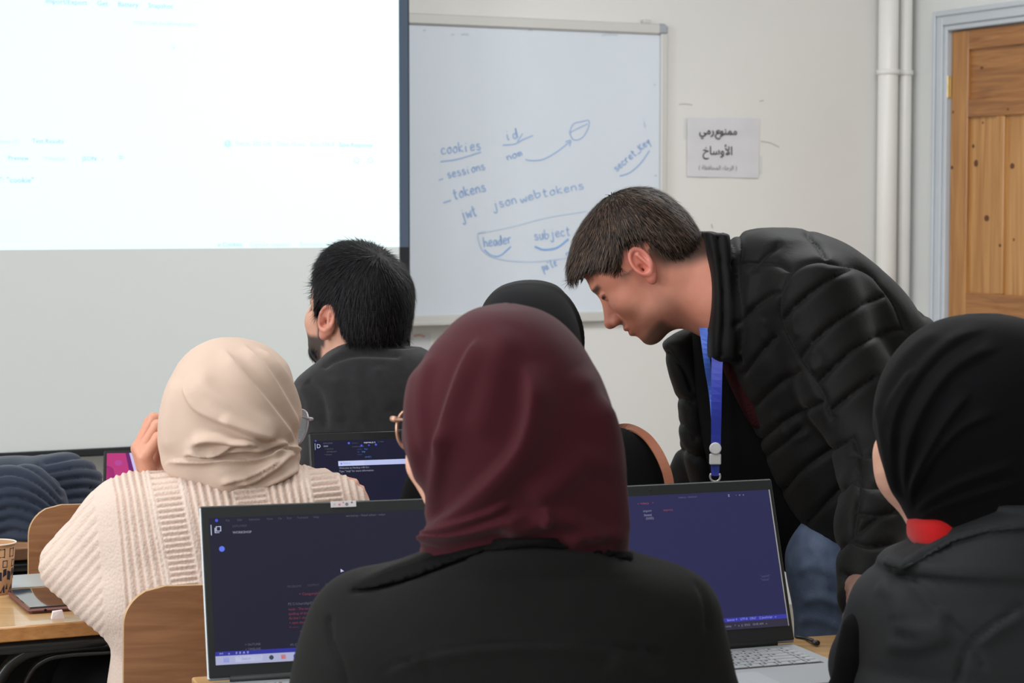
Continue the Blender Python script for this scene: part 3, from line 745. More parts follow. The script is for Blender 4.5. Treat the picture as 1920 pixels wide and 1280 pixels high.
# bent black tube frame seen under the middle table
def bent_tube(pts, D, r, par, name='bent_frame_tube'):
    b = MB(); b.tube([at(x, y, D) for x, y in catmull(pts, 6)], r, 12); return b.build(name, M_black, par, smooth=True)
bent_tube([(-60, 1500), (-30, 1340), (6, 1262), (40, 1228), (90, 1212), (150, 1206), (236, 1200)], 3.33, .011, T2)
bent_tube([(30, 1500), (36, 1330), (56, 1264), (86, 1236), (130, 1226), (200, 1222), (240, 1219)], 3.36, .005, T2)

# ------------------------------------------------------------------ chairs
def chair(x, y, yaw, ztop, label, W=.40):
    """(x, y) middle of the back of the backrest; the sitter faces +y of the chair"""
    R = yawR(yaw); T = Vector((x, y, 0)); e = empty('classroom_chair', T + R @ Vector((0, .2, 0)), label, 'chair', 'plywood classroom chairs')
    Hb = .34; rr = .055; nx, nz = 26, 30; fr, bk = [], []
    ts = np.concatenate([np.linspace(0, rr, 9), np.linspace(rr, Hb - rr, 13)[1:-1], np.linspace(Hb - rr, Hb, 9)])
    for t in ts:
        k = min(t, Hb - t); w_ = W/2 - (rr - math.sqrt(max(0, rr*rr - (rr - k)**2)) if k < rr else 0)
        for i in range(nx + 1):
            xx = -w_ + 2*w_*i/nx; yy = .030 * (1 - (xx/(W/2))**2) * -1 + .03 + .03*(1 - t/Hb)
            bk.append((xx, yy, ztop - Hb + t)); fr.append((xx, yy + .010, ztop - Hb + t))
    n = len(ts); fs = [(j*(nx+1)+i, j*(nx+1)+i+1, (j+1)*(nx+1)+i+1, (j+1)*(nx+1)+i) for j in range(n-1) for i in range(nx)]
    b = MB(R, T); b.add(bk, fs); b.add(fr, [tuple(reversed(f)) for f in fs]); br = b.build('backrest', M_ply, e, smooth=True)
    loop = [j*(nx+1) for j in range(n)] + [(n-1)*(nx+1)+i for i in range(1, nx)] + [j*(nx+1)+nx for j in range(n-1, -1, -1)] + [i for i in range(nx-1, 0, -1)]
    ed = MB(R, T); m = len(loop)
    ed.add([bk[i] for i in loop] + [fr[i] for i in loop], [(i, m+i, m+(i+1) % m, (i+1) % m) for i in range(m)]); o = ed.build('edge_band', M_plyedge, br, smooth=True)
    b = MB(R, T); b.box((-W/2 + .005, .04, .43), (W/2 - .005, .42, .443), .006); b.build('seat', M_ply, e)
    for sx in (-1, 1):
        b = MB(R, T); b.tube([(sx*.17, .045, ztop - .1), (sx*.17, .052, ztop - Hb + .02), (sx*.175, .06, .42), (sx*.19, -.02, .012)], .010, 10); b.build('rear_leg', M_black, e, smooth=True)
        b = MB(R, T); b.tube([(sx*.175, .06, .42), (sx*.175, .36, .42), (sx*.18, .385, .40), (sx*.19, .42, .012)], .010, 10); b.build('front_leg', M_black, e, smooth=True)
    return e
q = at(521, 1090, 2.99); chair(q.x, q.y, 20, q.z, 'plywood chair of the person in the cream sweater, behind the near left laptop', .42)
q = at(270, 940, 3.84); chair(q.x, q.y, 24, q.z, 'empty plywood chair in front of the navy jackets', .40)

# ------------------------------------------------------------------ laptops
def laptop(hinge_r, yaw, lean, W, H, label, content, right=True, dark=False, bez=(.009, .009, .014, .026), scr_col=(36, 36, 56), name='laptop', group=None, keys=True, Dp=.235, rim=None, shell=None):
    """hinge_r: world point of the right (or left) end of the hinge line on the base's top"""
    R = yawR(yaw); T = Vector(hinge_r) - (R @ Vector((W/2, 0, 0)) if right else R @ Vector((-W/2, 0, 0)))
    e = empty(name, (T.x, T.y, TZ), label, 'laptop', group or 'open laptops on the tables')
    bh = T.z - TZ - .002; sh = shell or (M_bezel if dark else M_silver)
    b = MB(R, T); b.box((-W/2, -Dp - .012, -bh), (W/2, .008, 0), .004); base = b.build('base', sh, e)
    if keys:
        kw = W - .045; b = MB(R, T); b.box((-kw/2, -.125, -.0006), (kw/2, -.022, .0004)); kb = b.build('keyboard', M_keygap, e)
        rows = ([1]*16, [1]*13 + [1.9, 1], [1.5] + [1]*12 + [1.5, 1][:1] + [1], [1.8] + [1]*11 + [2.1, 1], [2.3] + [1]*10 + [1.7, 1], [1.3, 1, 1, 1, 5, 1, 1, 1, 1, 1][:10])
        first = None
        for r_, row in enumerate(rows):
            tot = sum(row); x = -kw/2 + .002; u = (kw - .004) / tot; y1 = -.024 - r_*.0168
            for wk in row:
                x1 = x + wk*u; b = MB(R, T); b.box((x + .0012, y1 - .0150, .0004), (x1 - .0012, y1 - .0012, .0022), .0006)
                k = b.build('key', M_silver2 if not dark else M_black, kb)
                x = x1
        leg = MB(R, T)
        for r_, row in enumerate(rows):
            tot = sum(row); x = -kw/2 + .002; u = (kw - .004) / tot; y1 = -.024 - r_*.0168
            for wk in row:
                if wk < 1.6: leg.box((x + .004, y1 - .0085, .0022), (x + .008, y1 - .004, .0024))
                x += wk*u
        o = leg.build('key_legends', M_keylet, kb); o['kind'] = 'stuff'
        b = MB(R, T); b.box((-.06, -Dp + .005, 0), (.045, -.145, .0005)); b.build('touchpad', M_silver2 if not dark else M_bezel, e)
    La = math.radians(lean); RL = R @ Matrix.Rotation(-La, 3, 'X')
    def lid(): return MB(RL, T)
    b = lid(); b.box((-W/2, .0015, .003), (W/2, .0065, H), .0024); b.build('lid_back', sh, e)
    b = lid(); b.box((-W/2 + .0015, -.0012, .006), (W/2 - .0015, .0018, H - .0015), .001); bz = b.build('screen_bezel', M_bezel if not dark else M_black, e)
    b = lid(); b.tube([(-W*.42, .002, .004), (W*.42, .002, .004)], .005, 10); b.build('hinge', M_bezel, e, smooth=True)
    x0, x1, z1, z0 = -W/2 + bez[0], W/2 - bez[1], H - bez[2], bez[3]
    sm_ = mat(label[:18] + '_screen', (5, 5, 6), .5, spec=.12, emit=scr_col, estr=1.0)
    b = lid(); b.box((x0, -.0016, z0), (x1, -.001, z1)); sc_ = b.build('screen', sm_, e)
    if bez[1] < .012 and not dark:
        b = lid(); b.box((x1 + .0002, -.0018, z0), (x1 + .0016, -.001, z1)); b.build('screen_seal', M_alu, sc_)
    cols = {}
    for it in content:
        kind, col, u, v = it[:4]; X = x0 + u*(x1 - x0); Z = z1 - v*(z1 - z0); bb = cols.setdefault(col, lid())
        if kind == 'r': bb.box((X, -.0020, Z - it[5]*(z1 - z0)), (X + it[4]*(x1 - x0), -.00175, Z))
        elif kind == 'c': 
            n = 16; rr = it[4]*(x1 - x0); bb.add([(X + rr*math.cos(2*math.pi*i/n), -.0021, Z + rr*math.sin(2*math.pi*i/n)) for i in range(n)], [tuple(range(n))])
        elif kind == 'p': bb.add([(x0 + a*(x1-x0), -.0020, z1 - c*(z1-z0)) for a, c in it[4]], [tuple(range(len(it[4])-1, -1, -1))])
        else:
            vs, fs = text_mesh(it[5], it[4]*(z1 - z0)); bb.add([(X + p[0], -.0022, Z - it[4]*(z1 - z0)*.8 + p[1]) for p in vs], fs)
    for i, (col, bb) in enumerate(cols.items()):
        em = mat('screen_pixels', (8, 8, 8), .4, emit=col, estr=1.0)
        bb.build('screen_graphics', em, sc_)
    return e, lid
GR, LG, RD, BL, WH = (92, 94, 104), (160, 164, 182), (124, 48, 62), (44, 60, 180), (196, 204, 236)
menu = [('t', (74, 74, 88), .065 + x, .012, .022, s) for x, s in ((0, 'File'), (.045, 'Edit'), (.09, 'Selection'), (.16, 'View'), (.205, 'Go'), (.24, 'Run'), (.28, 'Terminal'), (.345, 'Help'))]
act = lambda: [('r', WH, .006, .05, .003, .075), ('r', WH, .026, .062, .020, .004), ('r', WH, .026, .062, .003, .035), ('r', WH, .043, .062, .003, .035), ('r', WH, .026, .094, .020, .004), ('r', WH, .021, .072, .003, .036), ('r', WH, .021, .105, .018, .004)]
cL = menu + act() + [('c', (60, 80, 220), .03, .02, .006), ('c', (90, 116, 235), .045, .225, .011), ('t', (88, 88, 100), .54, .012, .022, 'workshop - Visual editor - index'),
    ('t', (66, 66, 82), .09, .055, .022, 'EXPLORER'), ('t', LG, .09, .10, .024, 'WORKSHOP'), ('t', GR, .115, .90, .022, '> OUTLINE'), ('t', GR, .115, .933, .022, '> TIMELINE'),
    ('p', WH, .52, .415, [(.505, .405), (.505, .430), (.512, .424), (.519, .424)]),
    ('t', (64, 64, 82), .29, .505, .022, 'PROBLEMS'), ('t', (64, 64, 82), .37, .503, .022, 'OUTPUT'), ('t', (64, 64, 82), .44, .502, .022, 'DEBUG CONSOLE'), ('t', LG, .565, .497, .023, 'TERMINAL'), ('r', LG, .565, .526, .06, .003),
    ('t', RD, .335, .560, .026, '+ CategoryInfo  : ObjectNotFound  (connection:String)'), ('t', GR, .29, .628, .025, 'PS C:\\Users\\hp\\Documents\\workshop> nodemon'),
    ('t', RD, .29, .665, .025, 'node : The term node is not recognized'), ('t', RD, .29, .697, .025, 'spelling of the name, or if a path was'), ('t', RD, .29, .729, .025, 'At line:1 char:1'), ('t', RD, .29, .761, .025, '+ npm start .1'), ('t', RD, .29, .793, .025, '+ ~~~'),
    ('t', RD, .33, .825, .025, '+ CategoryInfo      : Ob'), ('t', RD, .33, .857, .025, '+ FullyQualifiedErr'), ('t', GR, .29, .918, .025, 'PS C:\\Users\\hp\\Documents>'),
    ('r', (38, 44, 150), 0, .950, 1, .030), ('t', (190, 196, 240), .015, .953, .024, '><     o      0  0  A  0'), ('r', (170, 174, 208), 0, .980, 1, .062),
    ('r', (66, 96, 225), .03, .990, .022, .036), ('r', (204, 208, 236), .075, .988, .105, .040), ('t', (130, 136, 180), .10, .995, .024, 'Search')]
for i, c_ in enumerate(((52, 62, 74), (205, 84, 66), (60, 90, 210), (50, 52, 64), (200, 56, 66), (120, 86, 170), (40, 96, 214), (40, 96, 214), (30, 120, 90))):
    cL += [('r', c_, .205 + i*.047, .994, .018, .03)] if i % 2 else [('c', c_, .214 + i*.047, 1.009, .009)]
hl = at(390, 1281, 2.744); hl.z = TZ + .019
lapL, lidL = laptop(hl, 15.5, 18, .36, .231, 'large open laptop at the lower left, dark code editor with red terminal text', cL, right=False, bez=(.011, .011, .0165, .030), scr_col=(37, 36, 53))
b = lidL(); stx = -.18 + .174; b.box((stx, -.0024, .231 - .0088), (stx + .0345, -.0016, .231 - .0005), .0003)
sticker = b.build('sticker', mat('sticker_white', (206, 200, 204), .5), lapL)
for (dx, dz, rr, cc) in ((.005, .0042, .0018, (190, 186, 190)), (.0115, .0036, .0016, (205, 130, 136)), (.0170, .0062, .0010, (190, 120, 120)), (.0215, .0038, .0022, (120, 118, 120)), (.0285, .0060, .0013, (110, 105, 110))):
    b = lidL(); b.add([(stx + dx + rr*math.cos(2*math.pi*i/12), -.0026, .2222 + dz + rr*math.sin(2*math.pi*i/12)) for i in range(12)], [tuple(range(12))]); b.build('sticker_mark', mat('sticker_print', cc, .6), sticker)
cR = [('t', (92, 92, 128), .585, .016, .020, 'index.js - backend'), ('t', (150, 70, 80), .40, .045, .022, 'v  index.js    >'), ('t', (130, 130, 150), .42, .10, .024, 'import'), ('t', (140, 66, 76), .51, .10, .024, 'express'), ('t', (150, 150, 165), .42, .13, .024, '.listen('), ('t', (130, 130, 150), .42, .155, .024, '  (3000)'),
      ('t', (170, 172, 200), .81, .018, .026, 'E  '), ('t', (150, 152, 180), .845, .018, .022, '-   o   x'), ('t', (78, 80, 120), .905, .62, .024, '"userId"'), ('t', (78, 80, 120), .905, .645, .024, '"token"'),
      ('r', (52, 54, 160), 0, .915, 1, .030), ('t', (150, 156, 230), .66, .918, .022, 'Ln 1, Col 1   Spaces: 4    UTF-8   CRLF    {} JavaScript   o'), ('r', (44, 42, 62), 0, .945, 1, .055),
      ('c', (190, 70, 60), .675, .975, .007), ('t', (130, 130, 150), .69, .962, .022, '9°C Sunny    ^   o  ))  ENG   10:45 AM   o')]
hr = at(1492, 1205, 3.0); hr.z = TZ + .018
lapR, lidR = laptop(hr, 20, 19, .36, .238, 'large open laptop at lower right with silver keyboard and blue-purple screen', cR, right=True, bez=(.009, .0085, .0165, .026), scr_col=(46, 46, 84), Dp=.225)
b = lidR(); b.lathe([(.0014, 0), (.0014, .0005)], (-.012, -.0022, .2297), 12); b.build('camera_lens', M_black, lapR)
cM = [('r', WH, .012, .04, .004, .11), ('t', WH, .028, .045, .09, 'D'), ('c', (80, 84, 220), .022, .0, .008)] + \
     [('t', GR, .095, .03, .032, 'EXPLORER'), ('t', (180, 184, 200), .095, .08, .032, 'TEMP'), ('t', GR, .11, .125, .032, '> server.js'), ('t', GR, .115, .17, .032, '  package.json'), ('t', GR, .10, .22, .032, '> project'),
      ('c', (80, 100, 225), .35, .055, .011), ('t', (70, 72, 110), .38, .04, .03, 'server.js'), ('t', (225, 225, 235), .50, .030, .04, 'express.js x'), ('t', (90, 90, 110), .64, .03, .03, '( ) index'), ('t', (80, 84, 110), .38, .10, .03, 'module.exports'),
      ('c', (70, 84, 220), .475, .105, .011), ('c', (70, 84, 220), .55, .10, .008), ('c', (70, 84, 220), .62, .095, .011), ('t', (60, 110, 190), .50, .145, .034, 'App'), ('t', (60, 72, 150), .43, .145, .034, 'const'), ('t', (60, 72, 150), .43, .19, .034, 'let'), ('t', (80, 150, 200), .475, .19, .034, 'http'),
      ('t', (60, 72, 150), .43, .235, .034, 'const'), ('t', (80, 130, 200), .50, .28, .034, '.send(1)'), ('r', (186, 196, 240), .235, .355, .74, .085), ('r', (205, 212, 250), .235, .355, .26, .085), ('c', (110, 130, 220), .265, .40, .009), ('t', (110, 120, 180), .285, .375, .036, 'Node.js'),
      ('t', LG, .24, .455, .040, 'Welcome to Node.js v18.12.1.'), ('t', LG, .24, .51, .040, 'Type ".help" for more information.'), ('t', LG, .24, .565, .040, '> |')]
def shrink(it):
    it = list(it); it[2] *= .57; it[3] *= .56
    if it[0] == 'r': it[4] *= .72 if it[4] > .5 else .57; it[5] *= .56
    elif it[0] == 't': it[4] *= .6
    elif it[0] == 'c': it[4] *= .57
    return tuple(it)
cM = [shrink(i) for i in cM]
hm = at(590, 1010, 3.74); hm.z = TZ + .018
lapM, lidM = laptop(hm, 17, 13, .335, .222, 'black laptop between the bearded man and the maroon hijab, showing a terminal', cM, right=False, dark=True, scr_col=(30, 31, 52), bez=(.008, .008, .015, .02))
cP = [('p', (186, 40, 120), 0, 0, [(.0, .0), (.35, .0), (.42, .35), (.30, .6), (.0, .55)]), ('p', (96, 30, 96), 0, 0, [(.0, .25), (.12, .3), (.2, .6), (.1, 1), (0, 1)]),
      ('p', (206, 196, 246), 0, 0, [(.42, .0), (.62, .0), (.72, .28), (.60, .45), (.70, .8), (.48, .9), (.52, .4)]), ('p', (190, 96, 214), 0, 0, [(.64, .0), (1, .0), (1, .5), (.74, .5)]), ('c', (214, 60, 130), .42, .62, .07), ('c', (180, 60, 150), .22, .2, .06)]
cP = [(k, c, u*.4, v, [(a*.4 if a < 1 else 1, b) for a, b in e]) if k == 'p' else (k, c, u*.4, v, e*.5) for k, c, u, v, e in cP]
hp = at(192, 985, 4.38); hp.z = TZ + .018
lapP, _ = laptop(hp, 9, 50, .29, .165, 'dark laptop with a pink and violet wallpaper beside the navy jackets', cP, right=False, dark=True, scr_col=(110, 36, 110), bez=(.007, .007, .011, .012), keys=False)

# ------------------------------------------------------------------ things on the middle table
pc = at(-8, 1107, 3.5)
cup = empty('paper_cup', (pc.x, pc.y, TZ), 'brown paper cup with dark blue printed shapes at the left edge', 'cup')
zc = TZ
b = MB(None, (pc.x, pc.y, zc)); b.lathe([(.0245, 0), (.0248, .002), (.0335, .084), (.0325, .084), (.0238, .004)], (0, 0, 0), 48); b.build('cup_wall', mat('kraft_paper', (176, 132, 92), .7, var=.06, vscale=40), cup, smooth=True)
b = MB(None, (pc.x, pc.y, zc)); b.tube([(.0336*math.cos(t), .0336*math.sin(t), .084) for t in np.linspace(0, 2*math.pi, 48, endpoint=False)], .0014, 8, closed=True); b.build('rolled_rim', mat('cup_rim', (222, 212, 200), .6), cup, smooth=True)
b = MB(None, (pc.x, pc.y, zc)); b.lathe([(.0308, .062), (.001, .062)], (0, 0, 0), 32); b.build('coffee', mat('coffee', (60, 36, 22), .2), cup)
def on_cup(th, z): r = .0247 + (.0335 - .0248) * (z - .002) / .082 + .0004; return (r*math.sin(th), -r*math.cos(th), z)
b = MB(None, (pc.x, pc.y, zc))
def cup_poly(pts):
    pts = [on_cup(t, z) for t, z in pts]; b.add(pts, [tuple(range(len(pts)))])
def cup_ring(cx, cz, w_, h_, t):
    b_ = [(-1, -1), (1, -1), (1, 1), (-1, 1)]
    for i in range(4):
        a0, a1 = b_[i], b_[(i+1) % 4]
        cup_poly([(cx + a0[0]*w_, cz + a0[1]*h_), (cx + a1[0]*w_, cz + a1[1]*h_), (cx + a1[0]*(w_ - t*30), cz + a1[1]*(h_ - t)), (cx + a0[0]*(w_ - t*30), cz + a0[1]*(h_ - t))])
for k in range(9):
    th = -2.0 + k*.62
    cup_ring(th + .1, .070, .17, .0075, .0016); cup_ring(th + .3, .052, .15, .006, .0014)
    cup_poly([(th - .15, .026), (th + .12, .024), (th + .12, .038), (th - .15, .041)]); cup_poly([(th + .18, .030), (th + .42, .034), (th + .40, .044), (th + .2, .043)])
    cup_poly([(th, .004), (th + .35, .004), (th + .3, .018)]); cup_poly([(th + .38, .010), (th + .55, .009), (th + .5, .020)])
b.build('printed_pattern', mat('navy_print', (34, 36, 58), .7), cup)
# phone
c1, c2, c3, c4 = at(10, 1112, 3.49), at(86, 1105, 3.50), at(145, 1139, 3.355), at(58, 1155, 3.30)
PZ = TZ + .0105
pc_ = (at(78, 1128, 3.41)); ya = math.degrees(math.atan2(c4.y - c1.y, c4.x - c1.x)) + 90
Rp = yawR(ya + 0); ph = empty('phone', (pc_.x, pc_.y, TZ), 'phone in a brown case lying face up on the middle table', 'phone')
def PBX(): return MB(Rp, (pc_.x, pc_.y, 0))
b = PBX(); b.box((-.039, -.088, TZ), (.039, .088, PZ), .005); b.build('case', mat('brown_case', (104, 62, 56), .5), ph, smooth=False)
b = PBX(); b.box((-.0365, -.0855, PZ - .002), (.0365, .0855, PZ + .0004), .001); b.build('screen_glass', mat('phone_glass', (14, 15, 18), .04, spec=.8, coat=1), ph)
b = PBX(); b.lathe([(.0022, 0), (.0022, .001)], (0, 0, 0), 12); b.v = [tuple(Rp @ Vector((-.012 + (Rp.inverted() @ (Vector(v) - Vector((pc_.x, pc_.y, 0)))).x, -.0885 + (Rp.inverted() @ (Vector(v) - Vector((pc_.x, pc_.y, 0)))).z, TZ + .005 + (Rp.inverted() @ (Vector(v) - Vector((pc_.x, pc_.y, 0)))).y)) + Vector((pc_.x, pc_.y, 0))) for v in b.v]
b.build('audio_port', M_dark, ph)
pw_ = at(107, 1150, 3.285); b = MB(yawR(25), (pw_.x, pw_.y, TZ)); b.add([(-.010, -.006, 0), (.010, -.008, 0), (.011, .006, 0), (-.008, .008, 0), (-.007, -.004, .010), (.007, -.006, .013), (.008, .005, .012), (-.006, .006, .011)],
    [(0, 3, 2, 1), (4, 5, 6, 7), (0, 1, 5, 4), (1, 2, 6, 5), (2, 3, 7, 6), (3, 0, 4, 7)])
tag(b.build('paper_scrap', mat('scrap_paper', (226, 214, 214), .7), origin=Vector((pw_.x, pw_.y, TZ))), 'tiny folded white paper scrap touching the phone', 'paper scrap')
qa = at(50, 1086, 3.60); b = MB(yawR(24), (qa.x, qa.y, TZ)); b.box((-.11, -.05, 0), (.075, .075, .002), .0005)
tag(b.build('notebook', M_marble, origin=Vector((qa.x, qa.y, TZ))), 'pale grey sheet lying on the far edge of the middle table behind the cup', 'sheet')
qb = at(1518, 1204, 3.08); b = MB(None, (0, 0, 0)); z_ = TZ + .005
b.tube([at(1494, 1196, 3.13) * 1.0, at(1512, 1198, 3.12), at(1524, 1202, 3.09), at(1533, 1205, 3.07)], .004, 8)
b.v = [(x, y, max(TZ + .0005, z)) for x, y, z in b.v]
tag(b.build('cable', M_black, origin=Vector((qb.x, qb.y, TZ)), smooth=True), 'short black cable end behind the silver laptop keyboard', 'cable')

# ------------------------------------------------------------------ people: materials
def skin(name, rgb, var_rgb):
    m = mat(name, rgb, .5, bump=.08, bscale=500, rgb2=var_rgb, vscale=22)
    b = m.node_tree.nodes['Principled BSDF']; b.inputs['Subsurface Weight'].default_value = .12; b.inputs['Subsurface Radius'].default_value = (.012, .005, .003); b.inputs['Subsurface Scale'].default_value = .6
    return m
M_skinA = skin('skin_young_man', (216, 148, 126), (206, 132, 110)); mask_mix(M_skinA, 'red', (196, 112, 98)); mask_mix(M_skinA, 'hair', (74, 60, 52)); mask_mix(M_skinA, 'eye', (24, 18, 16))
M_skinB = skin('skin_bearded_man', (205, 158, 136), (196, 144, 122)); mask_mix(M_skinB, 'red', (200, 128, 112)); mask_mix(M_skinB, 'hair', (20, 16, 15)); mask_mix(M_skinB, 'eye', (24, 18, 16))
M_skinC = skin('skin_fair', (226, 178, 156), (220, 166, 142))
M_skinD = skin('skin_hand', (206, 150, 126), (200, 138, 114))
M_hairA = mat('dark_brown_hair', spec=0.25, rgb=(36, 27, 22), rough=.55, sheen=.0, bump=.25, bscale=300, stretch=(1, 1, 1), rgb2=(24, 18, 15), vscale=120)
M_hairB = mat('black_hair', spec=0.12, rgb=(11, 10, 12), rough=.5, sheen=.0, bump=.3, bscale=300, rgb2=(12, 11, 13), vscale=60)
mask_mix(M_hairA, 'tint', (104, 82, 68)); mask_mix(M_hairB, 'tint', (44, 42, 46))
M_hijabR = mat('maroon_jersey', spec=0.12, rgb=(66, 23, 31), rough=.85, sheen=.08, bump=.10, bscale=1400, var=.06, vscale=14)
M_hijabB = mat('beige_chiffon', spec=0.15, rgb=(200, 176, 160), rough=.85, sheen=.05, bump=.08, bscale=1600, var=.03, vscale=12)
M_hijabK = mat('black_jersey', spec=0.06, rgb=(14, 13, 15), rough=.85, sheen=.03, bump=.10, bscale=1400)
M_hijabK2 = mat('black_crepe', spec=0.12, rgb=(27, 27, 29), rough=.9, sheen=.05, bump=.08, bscale=1400)
M_coat = mat('charcoal_wool_coat', spec=0.08, rgb=(27, 26, 26), rough=.9, sheen=.04, bump=.2, bscale=900, var=.12, vscale=25)
M_coatR = mat('dark_grey_trench', spec=0.15, rgb=(36, 37, 39), rough=.6, sheen=.03, bump=.1, bscale=700, var=.08, vscale=12)
M_coatM = mat('grey_wool_jacket', spec=0.08, rgb=(43, 42, 44), rough=.92, sheen=.2, bump=.3, bscale=500, var=.22, vscale=60)
M_black_cloth = mat('black_cloth', spec=0.06, rgb=(18, 18, 19), rough=.9, sheen=.02, bump=.1, bscale=600)
M_puffer = mat('black_puffer', spec=0.12, rgb=(15, 14, 14), rough=.6, sheen=.03, bump=.14, bscale=160, var=.05, vscale=30)
M_navy = mat('navy_puffer', spec=0.15, rgb=(38, 46, 62), rough=.6, sheen=.15, bump=.15, bscale=140, var=.1, vscale=30)
M_jeans = mat('blue_denim', spec=0.1, rgb=(92, 104, 126), rough=.85, bump=.4, bscale=700, rgb2=(62, 72, 92), vscale=16)
M_trousers = mat('dark_trousers', spec=0.1, rgb=(34, 34, 38), rough=.9)
M_shoe = mat('black_shoe', (20, 20, 21), .5)
M_red = mat('red_rib_knit', spec=0.1, rgb=(190, 26, 28), rough=.85, sheen=.2, bump=.3, bscale=500)
M_shirt = mat('black_shirt', spec=0.05, rgb=(17, 16, 17), rough=.95)
M_tan = mat('tan_leather', (150, 92, 68), .5, bump=.2, bscale=200, var=.1, vscale=20)
M_blue = mat('blue_ribbon', (46, 62, 178), .45, sheen=.2, bump=.1, bscale=900)
M_blue2 = mat('light_blue_ribbon', (84, 120, 222), .45)
M_wool = bpy.data.materials.new('cream_knit'); M_wool.use_nodes = True
def knit():
    nt = M_wool.node_tree; b = nt.nodes['Principled BSDF']; b.inputs['Base Color'].default_value = (*lin((208, 188, 176)), 1); b.inputs['Roughness'].default_value = .95; b.inputs['Specular IOR Level'].default_value = .1
    b.inputs['Sheen Weight'].default_value = .1; b.inputs['Sheen Roughness'].default_value = .6
    tc = nt.nodes.new('ShaderNodeTexCoord'); v = nt.nodes.new('ShaderNodeTexVoronoi'); v.inputs['Scale'].default_value = 260
    mp = nt.nodes.new('ShaderNodeMapping'); mp.inputs['Scale'].default_value = (1, .6, .8); bp = nt.nodes.new('ShaderNodeBump'); bp.inputs['Strength'].default_value = .45; bp.inputs['Distance'].default_value = .0015
    nt.links.new(tc.outputs['Object'], mp.inputs[0]); nt.links.new(mp.outputs[0], v.inputs[0]); nt.links.new(v.outputs['Distance'], bp.inputs['Height']); nt.links.new(bp.outputs[0], b.inputs['Normal'])
    bp.invert = True
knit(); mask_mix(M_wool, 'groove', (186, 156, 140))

def seated(S, hip, yaw, s=1.0, grow=0.0):
    """legs of a seated person: hips, thighs, shins; hip is the middle of the pelvis"""
    R = frame(yaw); hip = np.array(hip[:]); F, L = R[:, 0], R[:, 1]; feet = []
    for g in (1, -1):
        h = hip + L*g*.09*s; k = h + F*.42*s + L*g*.03 + np.array([0, 0, .01]); a = np.array([k[0], k[1], .09]) + F*.02
        S.u(rc(h, k, .085*s + grow, .060*s + grow), .04); S.u(rc(k, a, .058*s + grow, .040*s + grow), .03); feet.append((a, F))
    return feet
def shoes(feet, parent, m=M_shoe):
    for a, F in feet:
        S = Sdf(); p = np.array([a[0], a[1], .045]); S.u(rc(p - F*.05, p + F*.02, .042, .042), .02); S.u(rc(p + F*.02 + [0, 0, -.010], p + F*.17 + [0, 0, -.014], .040, .030), .03); S.u(rc([a[0], a[1], .06], a, .042, .042), .02)
        put('shoe', S, m, parent, cell=.008)
        # keep the sole on the floor
def body_mesh(S, label, material, origin, fine, mask=None, cell=.008):
    o, d = put('person', S, material, None, origin, cell, fine, None, mask); tag(o, label, 'person'); return o, d
def crop(ox, oy, s, *pts): return [(ox + x / s, oy + y / s) for x, y in pts]
def glasses(hinge, R, g, label, mf, ml, w=.068, rx=.026, rz=.0215, tr=.0013):
    """hinge: world point of the outer hinge on side g (+1 left, -1 right); R columns F,L,U of the head"""
    o = np.array(hinge[:]) - R @ np.array([0, g*w, .008]); e = empty('eyeglasses', Vector(o), label, 'glasses'); ORIG[e.name] = Vector(o)
    def P(f, l, u): return Vector(o + R @ np.array([f, l, u]))
    fr = MB()
    for sd in (1, -1):
        pts = []
        for t in np.linspace(0, 2*math.pi, 40, endpoint=False):
            c_, s_ = math.cos(t), math.sin(t); pts.append(P(.002 - .004*abs(c_)*(1 if sd*c_ > 0 else 0), sd*(.036 + .0*c_) + rx*np.sign(c_)*abs(c_)**.85, -.004 + rz*np.sign(s_)*abs(s_)**.9))
        fr.tube(pts, tr, 8, closed=True)
    fr.tube([P(.001, .011, .004), P(.004, 0, .008), P(.001, -.011, .004)], tr, 8)
    for sd in (1, -1): fr.tube([P(0, sd*(.036 + rx*.85), .008), P(-.001, sd*w, .010), P(-.008, sd*w, .009)], tr*1.9, 8)
    fr.build('rim', mf, e, smooth=True)
    for sd in (1, -1):
        b = MB(); b.tube([P(-.006, sd*w, .009), P(-.05, sd*(w + .004), .009), P(-.095, sd*(w + .004), .006), P(-.125, sd*w, -.016)], tr*1.25, 8, flat=.7); b.build('temple_arm', mf, e, smooth=True)
        b = MB(); n = 28; pts = []
        for k in range(n):
            t = 2*math.pi*k/n; pts.append(P(.001, sd*.036 + (rx - .0006)*math.cos(t), -.004 + (rz - .0006)*math.sin(t)))
        back = [p - Vector(R[:, 0])*.0012 for p in pts]
        b.add(pts + back, [tuple(range(n)), tuple(range(2*n-1, n-1, -1))] + [(i, n+i, n+(i+1) % n, (i+1) % n) for i in range(n)]); b.build('lens', ml, e)
    return e
M_lens = mat('lens_glass', (240, 242, 245), .02, trans=1.0, spec=.5); M_lens.node_tree.nodes['Principled BSDF'].inputs['IOR'].default_value = 1.05
M_lens.node_tree.nodes['Principled BSDF'].inputs['Alpha'].default_value = .35

def collar(base, poly, grow, m, par, s_, name='coat_collar'):
    S = Sdf(); S.u(Prim(lambda x, y, z: base.f(x, y, z) - grow, base.lo - grow, base.hi + grow), .001); S.i(poly_ext(poly, s_), .004)
    S.i(Prim(lambda x, y, z: y - (base.lo[1] + base.hi[1])/2 - .02 + 0*x + 0*z, [-1e9]*3, [1e9]*3), .004)
    return put(name, S, m, par, cell=.004, detail=lambda P, N: .0015*noise3(P, 30, 3))
